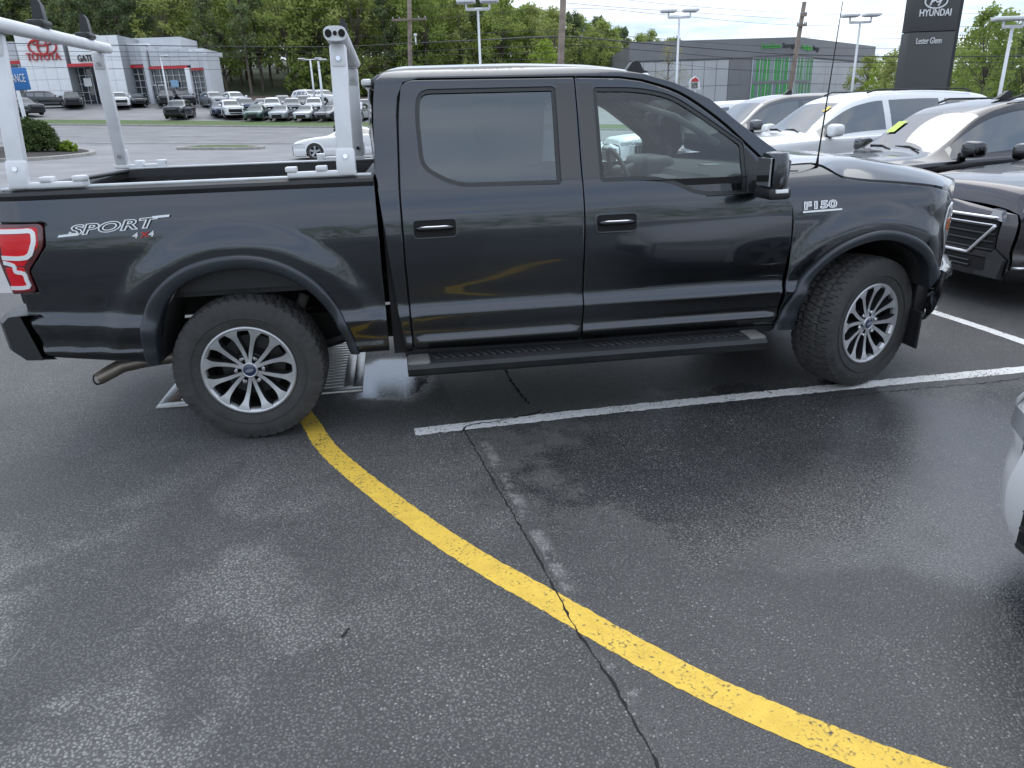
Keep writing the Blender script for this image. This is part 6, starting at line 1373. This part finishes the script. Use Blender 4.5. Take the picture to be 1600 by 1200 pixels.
# ------------------------------------------------------------------ utility poles and wires
POLE = M_('weathered_pole', (.22, .18, .15), .9, var=.3, vscale=3, bump=.4, bscale=15); INS = M_('insulator_grey', (.30, .31, .32), .4)
def upole(u0, v0, u1, v1, d, r0, label, arms):
    b0 = up(u1, d); t = at(u0, v0, d); dirv = (t - at(u1, v1, d)).normalized(); bt = at(u1, v1, d); bt = bt - dirv * ((bt.z - b0.z + .3) / dirv.z)
    e = root('utility_pole', tuple(bt), label, 'utility pole', 'wooden utility poles along the road')
    b = MB(); b.tube([bt, bt.lerp(t, .5), t], [r0, r0 * .88, r0 * .75], 10); under(b.build('pole_shaft', POLE, smooth=True), e)
    for v, hw_, th in arms:
        f = (v - v1) / (v0 - v1); c = at(u1, v1, d).lerp(t, f)
        b = MB(); b.bbox((-hw_, -.06, -.06), (hw_, .06, .06), .01, frame(c - FH * (r0 + .04), RGT, FH, (0, 0, 1))); under(b.build('crossarm', POLE), e)
        for s in (-1, -.6, .6, 1):
            b = MB(); b.lathe([(0, .12), (.035, .10), (.05, .04), (.03, 0), (0, 0)], 8, frame(c - FH * (r0 + .04) + RGT * (s * hw_ * .92) + Vector((0, 0, .06)), RGT, (0, 0, 1), FH)); under(b.build('insulator', INS), e)
    return e
upole(639, -30, 641, 104, 50, .17, 'weathered wooden pole with a crossarm above the pickup bed end', ((30, 1.1, .1),))
upole(881, -30, 876, 104, 34, .17, 'thick grey wooden pole rising above the pickup front door', ())
upole(1257, 3, 1234, 142, 46, .16, 'leaning wooden pole before the green glazed corner', ((39, .28, .1), (24, .18, .1)))
b = MB(); q = at(649, 56, 49.6); b.tube([q, q - Vector((0, 0, .5))], .05, 6); b.bbox((-.1, -.1, -.02), (.1, .1, .12), .03, Matrix.Translation(q)); tag(b.build('pole_fixture', WHT), 'small white street light fixed beside the left wooden pole', 'street light')
WIRE = M_('wire_black', (.015, .015, .016), .6); CAB = M_('cable_sheath', (.03, .033, .036), .5)
WR = [  # (points in the photograph with depth), radius, label
 ([(-60, 66, 58), (0, 67.5, 56), (250, 71.5, 53), (510, 73, 51), (640, 67.5, 50), (760, 62, 42), (878, 57.5, 34), (1000, 67, 38), (1150, 79, 42), (1244, 85, 46), (1420, 88.5, 44), (1660, 87, 42)], .028, 'thickest black cable sagging across the whole picture', CAB),
 ([(-60, 79, 58), (200, 81, 54), (420, 82, 52), (640, 80, 50), (878, 71, 34), (1000, 78, 38), (1244, 96, 46), (1660, 98, 42)], .016, 'thin cable just below the thickest black cable', WIRE),
 ([(-60, 86, 58), (300, 88.5, 53), (640, 86, 50), (878, 82, 34)], .012, 'thin wire crossing the dealership at lettering height', WIRE),
 ([(-60, 100, 58), (0, 103, 57), (300, 108.5, 53), (640, 104, 50)], .012, 'lowest thin wire crossing the red bands of the dealership', WIRE),
 ([(-60, 92, 58), (300, 94.5, 53), (640, 95, 50), (878, 92, 34)], .010, 'hair thin wire above the dealership windows', WIRE),
 ([(-60, 50, 58), (250, 55.5, 53), (460, 57.5, 51.5), (640, 56, 50), (878, 47.5, 34), (1000, 58, 38), (1244, 74, 46), (1660, 76, 42)], .010, 'thin wire above the thickest cable at mid height', WIRE),
 ([(-60, 20, 58), (250, 28, 53), (460, 32, 51.5), (640, 31, 50), (878, 14, 34), (1040, 23, 39), (1250, 39.5, 46), (1660, 42, 42)], .009, 'fine wire along the crossarm across the tree tops', WIRE),
 ([(-60, 2, 58), (250, 9, 53), (460, 13, 51.5), (640, 14, 50), (800, -4, 38)], .009, 'topmost fine wire across the left trees', WIRE),
 ([(878, -12, 34), (1060, 8, 39), (1255, 21.5, 46), (1420, 22, 44), (1660, 20, 42)], .009, 'topmost fine wire against the sky at right', WIRE),
 ([(878, 4, 34), (1000, 14, 38), (1240, 30, 46)], .009, 'fine wire between the two right wooden poles in the sky', WIRE),
 ([(1244, 58.5, 46), (1420, 60, 44), (1660, 60, 42)], .009, 'fine wire right of the leaning pole above the storage roof', WIRE),
 ([(1244, 104, 46), (1420, 106, 44), (1660, 110, 42)], .010, 'lowest thin wire behind the dark pylon sign', WIRE),
 ([(930, 118, 40), (1100, 108, 42), (1240, 112, 46)], .010, 'drooping service wire before the grey storage wall', WIRE),
 ([(860, 100, 36), (1000, 96, 40), (1244, 115, 46), (1660, 117, 42)], .008, 'lower hair thin wire before the green glazed corner', WIRE),
]
for pts, r_, lab, m_ in WR:
    P3 = [at(*q) for q in pts]; e_ = MB(); e_.tube(crom([tuple(q) for q in P3], 6), r_, 5); tag(e_.build('overhead_wire', m_, smooth=True), lab, 'wire', 'overhead wires along the road')
# little barn-shaped sign behind the cab
bs_ = root('barn_sign', tuple(up(1086, 40)), 'small white barn-shaped sign with a red roof above the parked pickup roof', 'sign')
def fpoly(nm, pts, d, th, mat):
    b = MB(); vs = [at(u, v, d) for u, v in pts]; n = len(vs); b.add(vs + [v + FH * th for v in vs], [tuple(range(n)), tuple(range(2 * n - 1, n - 1, -1))] + [(i, i + n, (i + 1) % n + n, (i + 1) % n) for i in range(n)]); return under(b.build(nm, mat), bs_)
fpoly('board', [(1078, 140), (1078, 129), (1081, 123), (1087, 119), (1092, 123), (1094, 129), (1094, 140)], 40, .25, WHT)
fpoly('red_roof', [(1079.5, 127.5), (1082, 123.6), (1087, 121), (1090.5, 123.6), (1092, 127.5)], 39.94, .05, RLET)
for u in (1080.5, 1084, 1087.5): fpoly('pane', [(u, 138), (u, 129.5), (u + 2.4, 129.5), (u + 2.4, 138)], 39.95, .04, GLB)
b = MB(); b.tube([at(1086, 139, 40.1), Vector((*at(1086, 139, 40.1)[:2], -.2))], .06, 8); under(b.build('post', WHT), bs_)

# ------------------------------------------------------------------ cars across the road
FD = 90 + math.degrees(YAW) * -1 * -1; FD = math.degrees(math.atan2(FH.y, FH.x)); TO = FD + 180
def fcar(kind, col, u, d, rel, label, cat='car', grp='cars in the lot across the road'):
    p = up(u, d); return car(kind, col, tuple(p + Vector((0, 0, .02))), TO + rel, label, cat, grp)
fcar('suv', 'black', 78, 84.5, 118, 'black hatchback turned away, leftmost before the dealership', 'car')
fcar('suv', 'black', 117, 84.5, 28, 'black SUV with pale windshield second from left at the dealership', 'suv')
fcar('suv', 'white', 189, 84.5, 30, 'white SUV parked on the apron beside the portal leg', 'suv')
fcar('sedan', 'black', 215, 87, 34, 'black sedan before the showroom glass with the first red band', 'sedan')
fcar('truck', 'black', 264, 87, 20, 'black pickup by the dealership entrance doors', 'pickup truck')
fcar('suv', 'darkgrey', 286, 88, 40, 'dark SUV behind the slim white pole near the end pilaster', 'suv')
fcar('suv', 'silver', 336, 86, 38, 'silver SUV at the right corner of the dealership', 'suv')
fcar('suv', 'white', 369, 86, 36, 'white SUV right of the silver SUV before the wood', 'suv')
fcar('truck', 'black', 283, 74.2, 8, 'dark pickup facing the road at the foot of the slim pole', 'pickup truck')
fcar('suv', 'black', 39, 76, 60, 'dark SUV half hidden behind the blue entrance sign', 'suv')
fcar('sedan', 'blue', 346, 77, 24, 'dark blue sedan peeking out left of a white SUV', 'sedan')
fcar('suv', 'white', 362, 75.5, 30, 'white SUV leading the crowded far lot row', 'suv')
fcar('suv', 'blue', 386, 78, 24, 'dark blue SUV behind the leading white SUV', 'suv')
fcar('sedan', 'green', 403, 73.6, 6, 'dark green sedan facing the road at the verge', 'sedan')
fcar('sedan', 'lgrey', 442, 73.6, 4, 'light grey sedan right of the dark green sedan', 'sedan')
fcar('sedan', 'silver', 481, 73.6, 0, 'silver sedan facing the road left of the lamp base', 'sedan')
fcar('sedan', 'darkgrey', 516, 73.8, -6, 'dark grey sedan partly behind the front rack post', 'sedan')
fcar('suv', 'silver', 558, 74, -4, 'silver SUV between the rack post and the cab', 'suv')
fcar('sedan', 'white', 411, 80.5, 16, 'white sedan deep in the second row', 'sedan')
fcar('suv', 'white', 428, 78.5, 16, 'white SUV behind the light grey sedan', 'suv')
fcar('suv', 'lgrey', 459, 78.5, 14, 'light grey SUV in the second row centre', 'suv')
fcar('suv', 'black', 444, 81.5, 14, 'black SUV between second row roofs', 'suv')
fcar('suv', 'white', 493, 79, 12, 'white SUV in the second row by the paired lamps', 'suv')
fcar('suv', 'grey', 476, 82, 10, 'grey SUV in the third row by the paired lamps', 'suv')
fcar('sedan', 'black', 524, 78.5, 8, 'black sedan behind the front rack post', 'sedan')
fcar('suv', 'white', 484, 90, 50, 'left one of two white SUVs high at the wood edge', 'suv')
fcar('suv', 'white', 508, 90, 50, 'right one of two white SUVs high at the wood edge', 'suv')
fcar('suv', 'black', 572, 78, 0, 'black SUV just left of the pickup cab window', 'suv')
fcar('suv', 'silver', 541, 80, 10, 'silver SUV glimpsed between rack post and cab in the second row', 'suv')
p = up(549, 34); car('coupe', 'white', tuple(p + Vector((0, 0, .01))), math.degrees(math.atan2(-RGT.y, -RGT.x)) + 6, 'white sports coupe driving left on the near side of the road', 'car', None, True)
